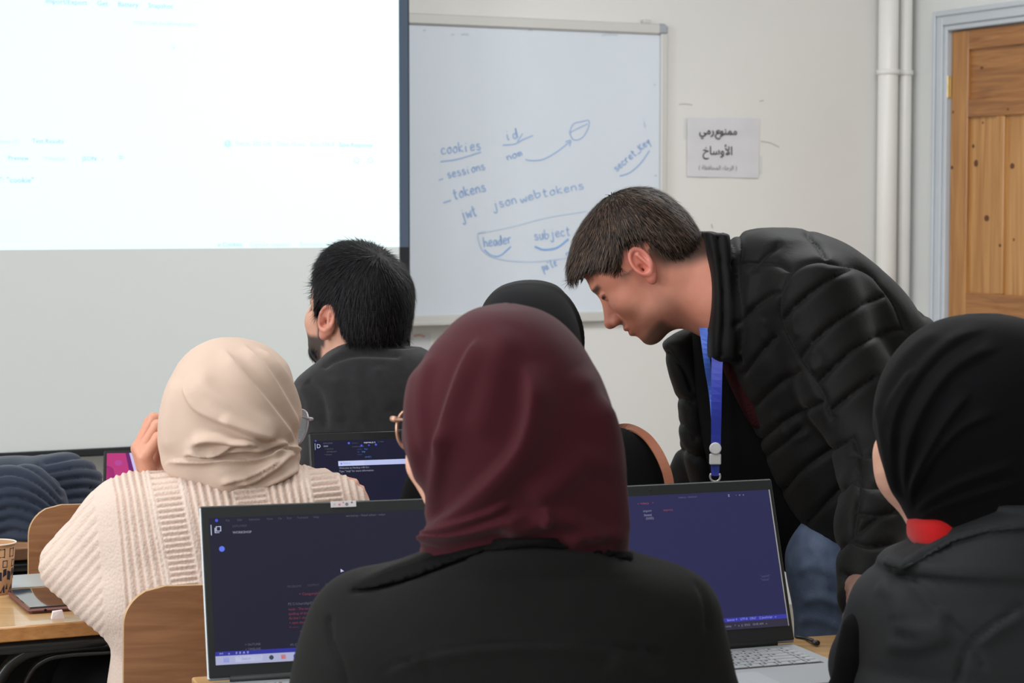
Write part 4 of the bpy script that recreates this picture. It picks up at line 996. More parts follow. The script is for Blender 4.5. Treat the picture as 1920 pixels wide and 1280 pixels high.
# ------------------------------------------------------------------ person in the maroon hijab (nearest, centre)
D = 2.35; R1 = frame(34, -6); hc = at(928, 806, D + .012)
S = Sdf(); head(S, hc, R1, .92, ears=(), neck=at(968, 1060, D + .01))
S.u(rc(at(792, 850, D + .05), at(795, 872, D + .05), .0158, .0155), .02); S.u(rc(at(795, 872, D + .05), at(822, 940, D + .045), .0155, .0150), .02)
S.u(rc(at(970, 1090, D), at(960, 1560, D), .085, .115), .05)
feet = seated(S, at(955, 1900, D - .02), 6)
S.u(rc(at(960, 1500, D), at(955, 1880, D - .02), .115, .12), .04)
for g, shp, elp, wrp in ((1, (690, 1150), (640, 1400), (700, 1300)), (-1, (1240, 1150), (1300, 1400), (1230, 1270))):
    a = at(*shp, D); e_ = at(*elp, D); w_ = at(*wrp, D + .27); w_.z = max(w_.z, TZ + .12); S.u(rc(a, e_, .048, .038), .03); S.u(rc(e_, w_, .036, .024), .02)
    w_.z = max(w_.z, TZ + .12); hand(S, w_, (g*.1, 1, -.12), (0, 0, -1), -g, (20, 25, 20), .9)
org = Vector((0.0, D, 0))
p1, _ = body_mesh(S, 'person in maroon hijab and charcoal coat seen from behind, nearest the camera', M_skinC, org, [(*pbox(740, 840, 860, 960, D + .05, .12), .003)])
S = Sdf()
S.u(prof([(568, 946, 952, .004), (571, 925, 975, .022), (580, 888, 1012, .055), (597, 858, 1044, .078), (620, 833, 1070, .094), (650, 806, 1094, .107), (690, 784, 1116, .116), (735, 768, 1134, .120), (780, 759, 1148, .121), (825, 755, 1157, .119),
          (860, 769, 1163, .115), (890, 785, 1168, .110), (920, 798, 1171, .104), (950, 806, 1173, .098), (980, 805, 1176, .090), (1010, 797, 1178, .085), (1035, 786, 1179, .082), (1052, 800, 1176, .076), (1070, 860, 1120, .06)], D, 2.15), .01)
fm = crop(560, 540, 1.73, (740, 230), (748, 330), (738, 430), (700, 530), (600, 640), (490, 745), (420, 800), (390, 850))
spec = [(fm, 26, .0085, 'b'),
    (crop(560, 540, 1.73, (600, 150), (540, 250), (500, 350), (470, 450), (450, 560)), 20, .0045, 'b'),
    (crop(560, 540, 1.73, (480, 440), (455, 560), (440, 680), (425, 790)), 14, .0040, 'r'),
    (crop(560, 540, 1.73, (400, 230), (372, 330), (368, 440), (385, 560), (415, 680)), 12, .0035, 'r'),
    (crop(560, 540, 1.73, (440, 200), (405, 320), (400, 430), (420, 560)), 11, .0028, 'r'),
    (crop(560, 540, 1.73, (385, 862), (450, 815), (560, 775), (680, 740), (760, 735)), 13, .0070, 'a'),
    (crop(560, 540, 1.73, (400, 835), (470, 775), (560, 735), (690, 690)), 11, .0050, 'a'),
    (crop(560, 540, 1.73, (640, 800), (720, 775), (810, 745), (900, 760), (1000, 830)), 16, .0040, 'r'),
    (crop(560, 540, 1.73, (740, 700), (800, 660), (880, 600), (950, 500)), 26, .0035, 'r'),
    (crop(560, 540, 1.73, (790, 770), (805, 740), (800, 700)), 8, .0030, 'r'),
    (crop(560, 540, 1.73, (950, 330), (1000, 460), (1030, 600), (1045, 740), (1055, 850)), 22, .0050, 'a'),
    (crop(560, 540, 1.73, (900, 250), (960, 380), (985, 520), (970, 640)), 26, .0035, 'r'),
    (crop(560, 540, 1.73, (860, 840), (930, 800), (1010, 800), (1050, 850)), 16, .0035, 'r'),
    (crop(560, 540, 1.73, (690, 120), (640, 240), (610, 380), (560, 500)), 30, .0030, 'r')]
fd = folds(spec)
det = lambda P, N: 1.9*fd(P, N) + .0022 * noise3(P, 24, 3)
S.s(el(np.array(hc[:]) + R1 @ np.array([.118, 0, -.012]), (.058, .050, .070), R1), .012)
put('hijab', S, M_hijabR, p1, cell=.0026, detail=det)
S = Sdf()
S.u(prof([(998, 900, 1070, .084), (1008, 868, 1096, .092), (1024, 830, 1150, .099), (1040, 790, 1192, .1015), (1056, 745, 1240, .102), (1072, 705, 1275, .108), (1090, 668, 1302, .114), (1110, 640, 1318, .120), (1140, 610, 1330, .128), (1180, 584, 1337, .138), (1230, 566, 1342, .145),
          (1300, 556, 1346, .15), (1450, 560, 1350, .152), (1650, 590, 1330, .15), (1850, 580, 1345, .16), (1960, 590, 1335, .16), (1990, 620, 1300, .13)], D - .005, 2.3), .01)

for g, shp, elp, wrp in ((1, (690, 1170), (640, 1400), (700, 1320)), (-1, (1240, 1170), (1300, 1400), (1230, 1290))):
    a = at(*shp, D); e_ = at(*elp, D); w_ = at(*wrp, D + .25); w_.z = max(w_.z, TZ + .10); e_.z = max(e_.z, TZ + .065); S.u(rc(a, e_, .062, .055), .03); S.u(rc(e_, w_, .052, .036), .02)
cf = folds([([(642, 1096), (700, 1084), (760, 1064), (830, 1038), (905, 1018), (1000, 1010), (1100, 1018), (1180, 1046)], 9, .0075, 'b'), ([(650, 1108), (720, 1095), (800, 1068), (880, 1042)], 6, .004, 'g'),
    (crop(560, 540, 1.73, (250, 1255), (330, 1215), (430, 1185), (560, 1160), (720, 1150), (900, 1155), (1080, 1168), (1200, 1180)), 4, .0032, 'g'),
    (crop(560, 540, 1.73, (250, 1265), (330, 1225), (430, 1195), (560, 1172), (720, 1163), (900, 1168), (1080, 1180)), 14, .003, 'r'),
    (crop(560, 540, 1.73, (95, 1060), (105, 1140), (135, 1210), (160, 1290)), 5, .004, 'g'), (crop(560, 540, 1.73, (420, 1190), (430, 1290)), 4, .0015, 'g'),
    (crop(560, 540, 1.73, (1290, 950), (1320, 1010), (1330, 1120)), 6, .003, 'g'), (crop(560, 540, 1.73, (1000, 1200), (1100, 1240), (1200, 1290)), 20, .004, 'r'),])
put('coat', S, M_coat, p1, cell=.005, detail=lambda P, N: cf(P, N) + .002 * noise3(P, 16, 5))
collar(S.ops[0][0], [(640, 1084), (700, 1071), (780, 1048), (840, 1026), (905, 1008), (1000, 1000), (1100, 1008), (1186, 1036), (1188, 1052), (1100, 1032), (1000, 1024), (905, 1033), (840, 1056), (770, 1084), (700, 1102), (646, 1108)], .007, mat('coat_collar_black', (22, 21, 22), .95, spec=.05, bump=.4, bscale=400), p1, .00059)
S = Sdf(); seated(S, at(955, 1900, D - .02), 6, grow=.014); S.u(el(at(955, 1900, D - .02), (.17, .13, .11)), .03); put('trousers', S, M_trousers, p1, cell=.009); shoes(feet, p1)
glasses(at(735, 788, 2.39), frame(38, -4), 1, 'rose-gold rimmed eyeglasses worn by the person in the maroon hijab', mat('rose_gold', (206, 160, 134), .3, metal=.5), M_lens, tr=.0017, rx=.0275, rz=.024)

# ------------------------------------------------------------------ person in the beige hijab and cream sweater
D = 3.2; R2 = frame(-42, -14); hc = at(432, 812, D + .015)
S = Sdf(); head(S, hc, R2, .92, ears=(), neck=at(430, 930, D))
S.u(rc(at(430, 960, D), at(430, 1250, D - .02), .09, .115), .05); hip = at(430, 1395, D + .06); S.u(rc(at(430, 1250, D - .02), hip, .11, .10), .05)
feet = seated(S, hip, 22)
a, e_, w_ = at(262, 975, D), at(138, 1062, D + .05), at(297, 950, D + .085)
S.u(rc(a, e_, .038, .028), .03); S.u(rc(e_, w_, .028, .021), .02); hand(S, w_, (-.28, -.05, .95), (.95, .3, .25), 1, (45, 70, 45), 1.0, tcurl=30)
a, e_, w_ = at(600, 960, D), at(680, 1075, D + .16), at(684, 1040, D + .21)
S.u(rc(a, e_, .045, .036), .03); S.u(rc(e_, w_, .034, .023), .02); hand(S, w_, (-.05, .3, .9), (-.9, .3, 0), -1, (25, 40, 30), .85)
org = Vector((-.42, D, 0))
p2, _ = body_mesh(S, 'person in beige hijab and cream knit sweater resting cheek on one hand', M_skinD, org, [(*pbox(250, 760, 330, 900, D + .09, .09), .0026)])
S = Sdf()
S.u(prof([(633, 426, 432, .004), (636, 400, 462, .03), (645, 376, 492, .055), (660, 353, 516, .076), (685, 332, 539, .095), (715, 318, 549, .107), (750, 308, 555, .113), (790, 302, 558, .114), (830, 300, 558, .110), (860, 303, 558, .104), (878, 310, 556, .102), (895, 335, 545, .096), (906, 375, 520, .08), (914, 420, 490, .05)], D, 2.1), .01)
S.u(rc(at(352, 880, D - .045), at(430, 893, D - .082), .021, .026), .018); S.u(rc(at(430, 893, D - .082), at(510, 882, D - .065), .026, .022), .018); S.u(rc(at(510, 882, D - .065), at(546, 855, D - .02), .022, .012), .018)
sb = lambda *p: crop(0, 600, 1.883, *p)
sc6 = lambda *p: crop(240, 740, 5.05, *p)
spec = [(sb((780, 95), (850, 190), (940, 300), (1010, 400), (1050, 455)), 13, .0055, 'a'), (sb((850, 80), (950, 200), (1020, 330), (1052, 430)), 10, .0045, 'a'), (sb((900, 90), (1000, 190), (1045, 300), (1056, 400)), 9, .0045, 'a'),
    (sb((660, 190), (665, 260), (710, 325), (830, 375), (940, 412), (1010, 445)), 14, .0060, 'b'), (sb((770, 350), (850, 392), (960, 425)), 9, .0040, 'b'), (sb((700, 160), (740, 250), (860, 330), (980, 400)), 16, .004, 'r'),
    (sc6((500, 600), (600, 560), (700, 580), (820, 570), (950, 540), (1100, 525), (1300, 530)), 5, .0055, 'b'), (sc6((600, 480), (750, 430), (900, 440), (1100, 455), (1250, 490)), 9, .0070, 'b'),
    (sc6((750, 575), (870, 545), (1000, 470), (1150, 450)), 5, .0045, 'b'), (sc6((1150, 520), (1280, 500), (1430, 455), (1440, 520), (1330, 590)), 6, .0055, 'r'),
    (sc6((330, 690), (400, 630), (600, 620), (900, 625), (1200, 610), (1450, 560), (1610, 545)), 5, .0055, 'a'), (sc6((1000, 860), (1200, 800), (1400, 700), (1500, 610), (1610, 560)), 7, .0060, 'b'),
    (sc6((850, 860), (1100, 780), (1350, 680), (1440, 600)), 6, .0045, 'b'), (sc6((1450, 520), (1550, 510), (1620, 550)), 6, .006, 'r'), (sc6((1100, 880), (1350, 820), (1550, 720), (1620, 620)), 5, .005, 'r'),
    (sb((600, 480), (585, 400), (600, 300), (640, 200)), 16, .0030, 'r'), (sb((640, 470), (740, 420), (860, 430), (960, 445)), 12, .0040, 'r')]
fb = folds(spec); S.s(el(np.array(hc[:]) + R2 @ np.array([.118, 0, -.012]), (.058, .050, .070), R2), .012)
put('hijab', S, M_hijabB, p2, cell=.0022, detail=lambda P, N: 1.7*fb(P, N) + .0015 * noise3(P, 28, 8))
S = Sdf(); DS = D - .01
S.u(prof([(868, 385, 500, .06), (880, 330, 580, .075), (890, 288, 608, .085), (903, 245, 634, .095), (920, 214, 655, .103), (945, 192, 672, .110), (975, 176, 682, .114), (1000, 164, 690, .116), (1040, 158, 700, .118), (1080, 160, 705, .12), (1110, 172, 708, .12), (1140, 188, 706, .12), (1180, 212, 700, .12),
          (1230, 210, 696, .118, DS + .02), (1300, 203, 690, .115, DS + .03), (1400, 210, 690, .115, DS + .05), (1470, 240, 660, .11, DS + .05)], DS, 2.25), .01)
# arm with a wide sleeve, its lobe of knit hanging to the table edge
S.u(rc(at(250, 960, DS), at(150, 1052, DS + .03), .058, .046), .05); S.u(rc(at(150, 1052, DS + .03), at(128, 1058, DS + .05), .042, .030), .03); S.u(el(at(122, 1058, DS + .035), (.026, .03, .028)), .02); S.u(el(at(112, 1040, DS + .03), (.014, .02, .012)), .012)
S.u(el(at(205, 1100, DS + .01), (.055, .045, .055)), .05); S.u(el(at(262, 1135, DS - .03), (.065, .055, .042)), .04); S.u(el(at(350, 1110, DS - .07), (.05, .04, .035)), .04)
S.u(rc(at(128, 1062, DS + .05), at(255, 930, DS + .085), .036, .040), .03); a, e_, w_ = at(610, 975, DS + .02), at(672, 1075, DS + .15), at(664, 1060, DS + .19); S.u(rc(a, e_, .062, .052), .04); S.u(rc(e_, w_, .048, .034), .03)
def knitfield(P, N):
    """rib structure: vertical rib bands and ladder bands, returns height (m) and groove mask"""
    qx, qy = to_px(P); u = qx - .17*(qy - 900) - 6*np.sin((qy - 880)/120)
    left = smooth01((330 - qx) / 120); u = u + left * np.maximum(qy - 930, 0) * .10
    vert = lambda p, ph=0: np.cos(2*math.pi*(u - ph)/p); curve = (qx - 430)**2/2600
    horz = lambda p: np.cos(2*math.pi*((qy - 900) + .10*(qx - 300) - curve*.12)/p)
    h = np.zeros(len(P))
    def zone(a, b, v): 
        nonlocal h
        wdw = smooth01((u - a)/3) * smooth01((b - u)/3); h = h*(1 - wdw) + v*wdw
    zone(-200, 170, .45*np.cos(2*math.pi*(u*.72 + (qy - 900)*.68)/15)); zone(168, 206, 0*u + .1); zone(206, 274, vert(13.2, 206)); zone(276, 283, 0*u + 1); zone(283, 334, horz(11)); zone(334, 343, 0*u + 1)
    zone(343, 433, vert(15, 343)); zone(433, 495, horz(11)); zone(495, 572, vert(14, 495)); zone(572, 580, 0*u + 1); zone(580, 634, horz(11)); zone(634, 900, vert(13, 634))
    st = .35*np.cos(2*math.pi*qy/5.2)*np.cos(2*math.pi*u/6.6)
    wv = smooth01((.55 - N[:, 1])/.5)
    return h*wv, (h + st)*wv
def swd(P, N):
    h, g = knitfield(P, N); return .0017*h + .0007*(g - h) + .003*noise3(P, 20, 11)
S_sw = S
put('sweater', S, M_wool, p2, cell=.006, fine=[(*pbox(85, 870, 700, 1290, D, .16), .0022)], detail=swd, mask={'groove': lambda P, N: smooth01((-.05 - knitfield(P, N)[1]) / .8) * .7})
S = Sdf(); seated(S, hip, 22, grow=.010); S.u(el(hip, (.16, .13, .10)), .03); put('skirt', S, M_trousers, p2, cell=.01); shoes(feet, p2)
glasses(at(585, 788, 3.238), frame(-44, -16), -1, 'clear grey eyeglasses worn by the person in the beige hijab', mat('clear_acetate', (176, 168, 182), .15, spec=.8, coat=.6), M_lens, tr=.0015, rx=.027, rz=.027)

# ------------------------------------------------------------------ person in black at the right edge
D = 2.6; R3 = frame(50, -8); hc = at(1825, 806, D)
S = Sdf(); head(S, hc, R3, .95, ears=(), neck=at(1850, 1060, D - .02))
S.u(rc(at(1684, 845, D + .05), at(1697, 890, D + .05), .030, .029), .03); S.u(rc(at(1697, 890, D + .05), at(1723, 960, D + .045), .029, .016), .03)
S.u(rc(at(1870, 1080, D), at(1880, 1500, D), .095, .115), .05); hip = at(1880, 1690, D - .02); S.u(rc(at(1880, 1500, D), hip, .115, .125), .05); feet = seated(S, hip, 20)
for g, sp_, ep_, wp_ in ((1, (1690, 1130), (1640, 1330), (1700, 1230)), (-1, (2050, 1130), (2100, 1330), (2040, 1230))):
    a, e_, w_ = at(*sp_, D), at(*ep_, D + .06), at(*wp_, D + .22); w_.z = max(w_.z, TZ + .10); e_.z = max(e_.z, TZ + .065); S.u(rc(a, e_, .046, .036), .03); S.u(rc(e_, w_, .034, .023), .02); hand(S, w_, (g*.1, 1, -.1), (0, 0, -1), -g, (20, 25, 20), .9)
org = Vector((.56, D, 0))
p3, _ = body_mesh(S, 'person in black hijab and dark grey trench coat at the right edge', M_skinC, org, [(*pbox(1620, 800, 1760, 1000, D + .04, .1), .0032)])
S = Sdf()
S.u(prof([(588, 1838, 1850, .004), (591, 1800, 1888, .03), (600, 1765, 1925, .055), (615, 1732, 1958, .075), (640, 1700, 1990, .095), (675, 1672, 2015, .112), (715, 1652, 2032, .122), (760, 1641, 2042, .126), (800, 1638, 2044, .125), (825, 1644, 2044, .123), (850, 1650, 2042, .120), (880, 1660, 2040, .115),
          (910, 1672, 2036, .110), (940, 1686, 2032, .104), (965, 1698, 2025, .098), (985, 1710, 2015, .092), (1000, 1740, 1990, .08)], D, 2.1), .01)
sr = lambda *p: crop(1540, 560, 1.779, *p)
spec = [(sr((560, 90), (430, 160), (330, 260), (260, 390), (248, 520), (280, 690)), 12, .0055, 'a'), (sr((620, 150), (460, 230), (360, 350), (300, 500), (285, 690)), 12, .0055, 'a'), (sr((510, 300), (410, 430), (330, 580), (290, 720)), 10, .0045, 'a'),
    (sr((600, 380), (480, 430), (380, 530), (305, 660)), 10, .0045, 'a'), (sr((660, 540), (500, 590), (380, 650), (300, 720)), 11, .0055, 'b'), (sr((670, 600), (540, 640), (420, 680), (310, 735)), 9, .004, 'b'),
    (sr((420, 100), (300, 180), (220, 300), (185, 430)), 14, .0035, 'r'), (sr((210, 320), (205, 430), (235, 560), (275, 690)), 9, .004, 'r'), (sr((320, 230), (240, 350), (215, 450)), 9, .003, 'r')]
fr_ = folds(spec); S.s(el(np.array(hc[:]) + R3 @ np.array([.118, 0, -.012]), (.058, .050, .070), R3), .012)
put('hijab', S, M_hijabK, p3, cell=.003, detail=lambda P, N: 1.25*fr_(P, N) + .0015*noise3(P, 26, 4))
S = Sdf(); S.u(prof([(944, 1756, 1796, .030), (952, 1730, 1806, .045), (968, 1711, 1812, .055), (985, 1703, 1812, .060), (1002, 1703, 1812, .062), (1018, 1711, 1812, .062), (1045, 1735, 1812, .06)], D - .02, 2.2), .01)
put('red_undershirt', S, M_red, p3, cell=.0035, detail=lambda P, N: .0006*noise3(P, 90, 1))
S = Sdf()
S.u(prof([(940, 1812, 2030, .095), (955, 1790, 2050, .102), (975, 1766, 2070, .108), (995, 1742, 2085, .112), (1012, 1716, 2100, .114), (1026, 1690, 2110, .116), (1038, 1662, 2120, .118), (1052, 1655, 2128, .12), (1064, 1662, 2136, .118), (1080, 1648, 2150, .12), (1100, 1632, 2165, .122), (1130, 1618, 2180, .128), (1170, 1610, 2185, .132), (1230, 1606, 2190, .138), (1300, 1602, 2190, .130, D - .05), (1450, 1610, 2185, .128, D - .08), (1640, 1620, 2170, .13, D - .08), (1760, 1640, 2150, .13, D - .08)], D - .02, 2.3), .01)
# raised collar and shoulder flap
for g, sp_, ep_, wp_ in ((1, (1690, 1150), (1640, 1330), (1700, 1240)), (-1, (2050, 1150), (2100, 1330), (2040, 1260))):
    a, e_, w_ = at(*sp_, D), at(*ep_, D + .05), at(*wp_, D + .18); w_.z = max(w_.z, TZ + .10); e_.z = max(e_.z, TZ + .065); S.u(rc(a, e_, .062, .055), .03); S.u(rc(e_, w_, .05, .036), .02)
spec = [([(1654, 1052), (1685, 1070), (1735, 1042), (1790, 1012), (1860, 996), (1940, 990)], 9, .0085, 'b'), ([(1700, 1020), (1750, 990), (1800, 968), (1900, 950)], 8, .006, 'a'),
    (sr((300, 925), (380, 1010), (450, 1090), (500, 1150), (550, 1240)), 4, .0045, 'g'), (sr((500, 1145), (580, 1080), (680, 1020)), 4, .0045, 'g'), (sr((490, 1150), (470, 1220), (450, 1290)), 5, .004, 'g'), (sr((290, 930), (360, 1000), (430, 1080)), 14, .004, 'r'),
    (sr((520, 1160), (600, 1100), (690, 1045)), 12, .0035, 'r'), (sr((230, 1080), (330, 1110), (430, 1090)), 16, .005, 'r'), (sr((200, 1150), (320, 1160), (450, 1120)), 14, .004, 'r'), (sr((300, 800), (380, 790), (450, 770), (560, 760)), 5, .004, 'g'), (sr((180, 950), (250, 1000), (260, 1080)), 16, .004, 'r')]
fc = folds(spec); put('coat', S, M_coatR, p3, cell=.005, detail=lambda P, N: fc(P, N) + .003*noise3(P, 18, 9))
collar(S.ops[0][0], [(1652, 1036), (1700, 1014), (1730, 986), (1785, 950), (1830, 934), (2070, 930), (2070, 1004), (1930, 992), (1850, 999), (1790, 1015), (1738, 1044), (1694, 1070), (1655, 1058)], .0075, M_coatR, p3, .00065)
S = Sdf(); S.u(rc(at(1612, 1180, D - .02), at(1600, 1330, D + .0), .022, .034), .01); S.u(rc(at(1600, 1330, D), at(1640, 1440, D), .034, .03), .02)
put('black_sleeve', S, M_black_cloth, p3, cell=.005, detail=lambda P, N: .003*noise3(P, 30, 2))
S = Sdf(); seated(S, hip, 20, grow=.014); S.u(el(hip, (.17, .14, .12)), .03); put('trousers', S, M_trousers, p3, cell=.01); shoes(feet, p3)

# ------------------------------------------------------------------ person in black hijab behind the maroon hijab
D = 3.47; R4 = frame(10, -10); hc = at(995, 692, D)
S = Sdf(); head(S, hc, R4, .9, ears=(), neck=at(995, 800, D)); S.u(rc(at(995, 850, D), at(995, 1100, D), .09, .11), .05); hip = at(995, 1330, D - .02); S.u(rc(at(995, 1100, D), hip, .11, .125), .05); feet = seated(S, hip, 22)
for g, sp_, ep_, wp_ in ((1, (860, 870), (800, 1020), (950, 990)), (-1, (1150, 870), (1220, 1020), (1120, 990))):
    a, e_, w_ = at(*sp_, D), at(*ep_, D + .06), at(*wp_, D + .24); w_.z = max(w_.z, TZ + .10); e_.z = max(e_.z, TZ + .065); S.u(rc(a, e_, .045, .036), .03); S.u(rc(e_, w_, .034, .023), .02); hand(S, w_, (g*.2, 1, -.1), (0, 0, -1), -g, (20, 25, 20), .88)
p4, _ = body_mesh(S, 'person in black hijab and black clothes mostly hidden behind the maroon hijab', M_skinC, Vector((.03, D, 0)), None)
S = Sdf(); S.u(prof([(525, 990, 998, .004), (528, 965, 1022, .025), (536, 940, 1044, .048), (550, 921, 1059, .066), (568, 908, 1070, .080), (595, 900, 1080, .093), (630, 896, 1088, .10), (680, 894, 1094, .103), (730, 900, 1094, .10), (770, 905, 1090, .095), (800, 900, 1095, .093), (835, 905, 1088, .09), (850, 915, 1080, .08)], D, 2.1), .01)
S.u(torus(at(994, 640, D + .02), .085, .004, np.stack([[1, 0, 0], [0, .9, .43], [0, -.43, .9]], 1), 1.2), .012)
S.s(el(np.array(hc[:]) + R4 @ np.array([.112, 0, -.012]), (.055, .048, .066), R4), .012)
put('hijab', S, M_hijabK2, p4, cell=.004, detail=lambda P, N: .002*noise3(P, 26, 7))
S = Sdf(); S.u(prof([(795, 900, 1100, .07), (806, 860, 1170, .082), (816, 836, 1200, .09), (830, 812, 1222, .098), (850, 792, 1240, .104), (880, 772, 1253, .108), (920, 757, 1262, .11), (980, 748, 1268, .105, D - .01), (1100, 760, 1255, .10, D - .04), (1300, 770, 1240, .11, D - .05), (1380, 790, 1220, .11, D - .05)], D, 2.3), .01)
for g, sp_, ep_, wp_ in ((1, (860, 880), (800, 1020), (950, 990)), (-1, (1150, 880), (1220, 1020), (1120, 990))):
    a, e_, w_ = at(*sp_, D), at(*ep_, D + .05), at(*wp_, D + .20); w_.z = max(w_.z, TZ + .10); e_.z = max(e_.z, TZ + .065); S.u(rc(a, e_, .058, .05), .03); S.u(rc(e_, w_, .046, .034), .02)
put('black_coat', S, M_black_cloth, p4, cell=.006, detail=lambda P, N: .003*noise3(P, 18, 1))
S = Sdf(); seated(S, hip, 22, grow=.014); S.u(el(hip, (.17, .14, .12)), .03); put('skirt', S, M_trousers, p4, cell=.01); shoes(feet, p4)
# shoulder bag: strap over her shoulder, bag at her hip
bg = empty('shoulder_bag', (at(1262, 1100, D)).xy.to_3d() + Vector((.04, 0, .40)), 'tan leather shoulder bag strap over the black-clad shoulder beside the bending man', 'bag')
pts = [at(1150, 805, D + .06), at(1182, 802, D - .0), at(1208, 815, D - .05), at(1228, 838, D - .085), at(1244, 868, D - .105), at(1254, 900, D - .112), at(1262, 960, D - .115), at(1290, 1060, D - .10), at(1318, 1110, D - .09)]
b = MB(); vs = []; cp = catmull([tuple(p) for p in pts], 5)
for i, p in enumerate(cp):
    t = Vector(cp[min(i+1, len(cp)-1)] - cp[max(i-1, 0)]).normalized(); sd = t.cross(Vector((.3, -1, .2))).normalized(); p = Vector(p); n_ = sd.cross(t).normalized()
    vs += [p - sd*.0075 - n_*.0015, p + sd*.0075 - n_*.0015, p + sd*.0075 + n_*.0015, p - sd*.0075 + n_*.0015]
b.add(vs, [(4*i+a, 4*i+(a+1) % 4, 4*i+4+(a+1) % 4, 4*i+4+a) for i in range(len(cp)-1) for a in range(4)]); b.build('strap', M_tan, bg, smooth=False)
S = Sdf(); c = at(1325, 1180, D - .09); S.u(el(c, (.04, .09, .10)), .02); put('bag_body', S, M_tan, bg, cell=.008)

# ------------------------------------------------------------------ bearded man in the grey jacket, looking at the screen
D = 4.0; R5 = frame(47, 14)
hc = np.array(at(613, 602, D - .05)[:]) - R5 @ np.array([-.010, .078, -.002])
S = Sdf(); head(S, hc, R5, 1.0, neck=at(675, 740, D))
S.u(rc(at(690, 780, D), at(690, 1000, D), .10, .115), .05); hip = at(690, 1210, D + .06); S.u(rc(at(690, 1000, D + .03), hip, .095, .105), .05); feet = seated(S, hip, 24)
for g, sp_, ep_, wp_ in ((1, (590, 770), (540, 960), (600, 900)), (-1, (840, 770), (880, 960), (800, 900))):
    a, e_, w_ = at(*sp_, D), at(*ep_, D + .10), at(*wp_, D + .36); w_.z = max(w_.z, TZ + .09); e_.z = max(e_.z, TZ + .06); S.u(rc(a, e_, .05, .04), .03); S.u(rc(e_, w_, .036, .026), .02); hand(S, w_, (g*.2, 1, -.1), (0, 0, -1), -g, (20, 25, 20), .95)
def local(P, hc, R, s=1.0): return (P - hc) @ R / s
def box01(v, a, b, f): return smooth01((v - a)/f + .5) * smooth01((b - v)/f + .5)
def m_hairB(P, N):
    q = local(P, hcB, R5); f, l, u = q.T
    beard = box01(u, -.16, -.048 + .25*np.maximum(0, .05 - f), .012) * box01(f, .012, .2, .014) * smooth01(1 - np.abs(l)*0) * (1 - box01(u, -.075, -.052, .006)*box01(np.abs(l), -1, .022, .008)*smooth01((f-.08)/.01))
    side = box01(u, -.06, .03, .01) * box01(f, .006, .030, .010) * smooth01((np.abs(l) - .045)/.01)
    brow = box01(u, .024, .034, .004) * box01(np.abs(l), .012, .046, .006) * smooth01((f - .06)/.01)
    return np.clip(np.maximum(np.maximum(beard, side), brow), 0, 1) * .95
def m_red(hc_, R_, s=1.0):
    def f_(P, N):
        q = local(P, hc_, R_, s); f, l, u = q.T
        ear = smooth01((np.abs(l) - .069)/.006) * box01(u, -.05, .05, .01); lips = box01(u, -.076, -.049, .004) * smooth01((f - .088)/.008) * box01(np.abs(l), -1, .020, .006)
        return np.clip(ear*.75 + lips*.9 + .35*smooth01((f - .10)/.01)*box01(u, -.05, -.01, .01), 0, 1)
    return f_
def m_eye(hc_, R_, s=1.0):
    def f_(P, N):
        f, l, u = local(P, hc_, R_, s).T; d = np.abs(np.abs(l) - .031)
        return np.clip(box01(u, .0050, .0116, .003) * box01(d, -1, .012, .003) * smooth01((f - .074)/.004), 0, 1)
    return f_
hcB = hc; e5 = at(560, 520, D)
lo, hi = np.array([at(560, 700, D).x, D - .13, at(0, 700, D).z]), np.array([at(770, 440, D).x, D + .13, at(0, 430, D).z])
p5, _ = body_mesh(S, 'bearded person with black hair and grey jacket facing the projection screen', M_skinB, Vector((-.28, D, 0)), [(lo, hi, .0028)], {'hair': m_hairB, 'red': m_red(hc, R5), 'eye': m_eye(hc, R5)})
def he(c, r, R, hc, f, l, u): return el(np.array(hc) + R @ np.array([f, l, u]), r, R)
S = Sdf(); S.u(he(0, (.106, .085, .098), R5, hc, -.016, 0, .042)); S.u(he(0, (.070, .070, .078), R5, hc, .030, 0, .058), .03); S.u(he(0, (.07, .068, .06), R5, hc, -.045, 0, -.02), .04)
S.s(he(0, (.06, .085, .078), R5, hc, .088, 0, -.028), .012); S.s(he(0, (.022, .02, .038), R5, hc, -.006, .078, -.012), .006); S.s(he(0, (.022, .02, .038), R5, hc, -.006, -.078, -.012), .006)
S.i(poly_ext([(540, 400), (800, 400), (800, 628), (740, 636), (700, 640), (668, 642), (650, 640), (640, 622), (633, 598), (628, 578), (620, 566), (604, 566), (598, 580), (594, 612), (587, 612), (588, 560), (586, 520), (589, 495), (580, 470)], .001), .006)
PB, FB, NB_ = S.mesh(.0035, None, lambda P, N: .0035*noise3(P, 45, 3) + .0012*noise3(P, 160, 4))
crown = hc + R5 @ np.array([-.05, .01, .13])
def combB(p, n):
    v = p - crown; v = v / (np.linalg.norm(v, axis=1)[:, None] + 1e-6); return v + np.array([.15, 0, -.35])
SV, SQ = strands(PB, FB, NB_, 18000, combB, .020, .0005, 2, lift=.18)
mesh_np('hair', np.vstack([PB, SV]), np.vstack([FB, SQ + len(PB)]), M_hairB, p5, attrs={'tint': np.concatenate([np.zeros(len(PB)), STR['t']])})
S = Sdf(); S.u(he(0, (.046, .056, .034), R5, hc, .034, 0, -.070)); S.u(he(0, (.023, .028, .021), R5, hc, .070, 0, -.090), .025); S.s(he(0, (.03, .028, .012), R5, hc, .112, 0, -.062), .006); S.s(he(0, (.09, .12, .05), R5, hc, .02, 0, -.008), .02); S.s(he(0, (.05, .12, .1), R5, hc, -.045, 0, -.07), .02)
Pb, Fb, Nb = S.mesh(.003, None, lambda P, N: .001*noise3(P, 150, 4))
SV, SQ = strands(Pb, Fb, Nb, 5000, lambda p, n: n*.3 + np.array([0, 0, -1.0]), .008, .0004, 5, lift=.5)
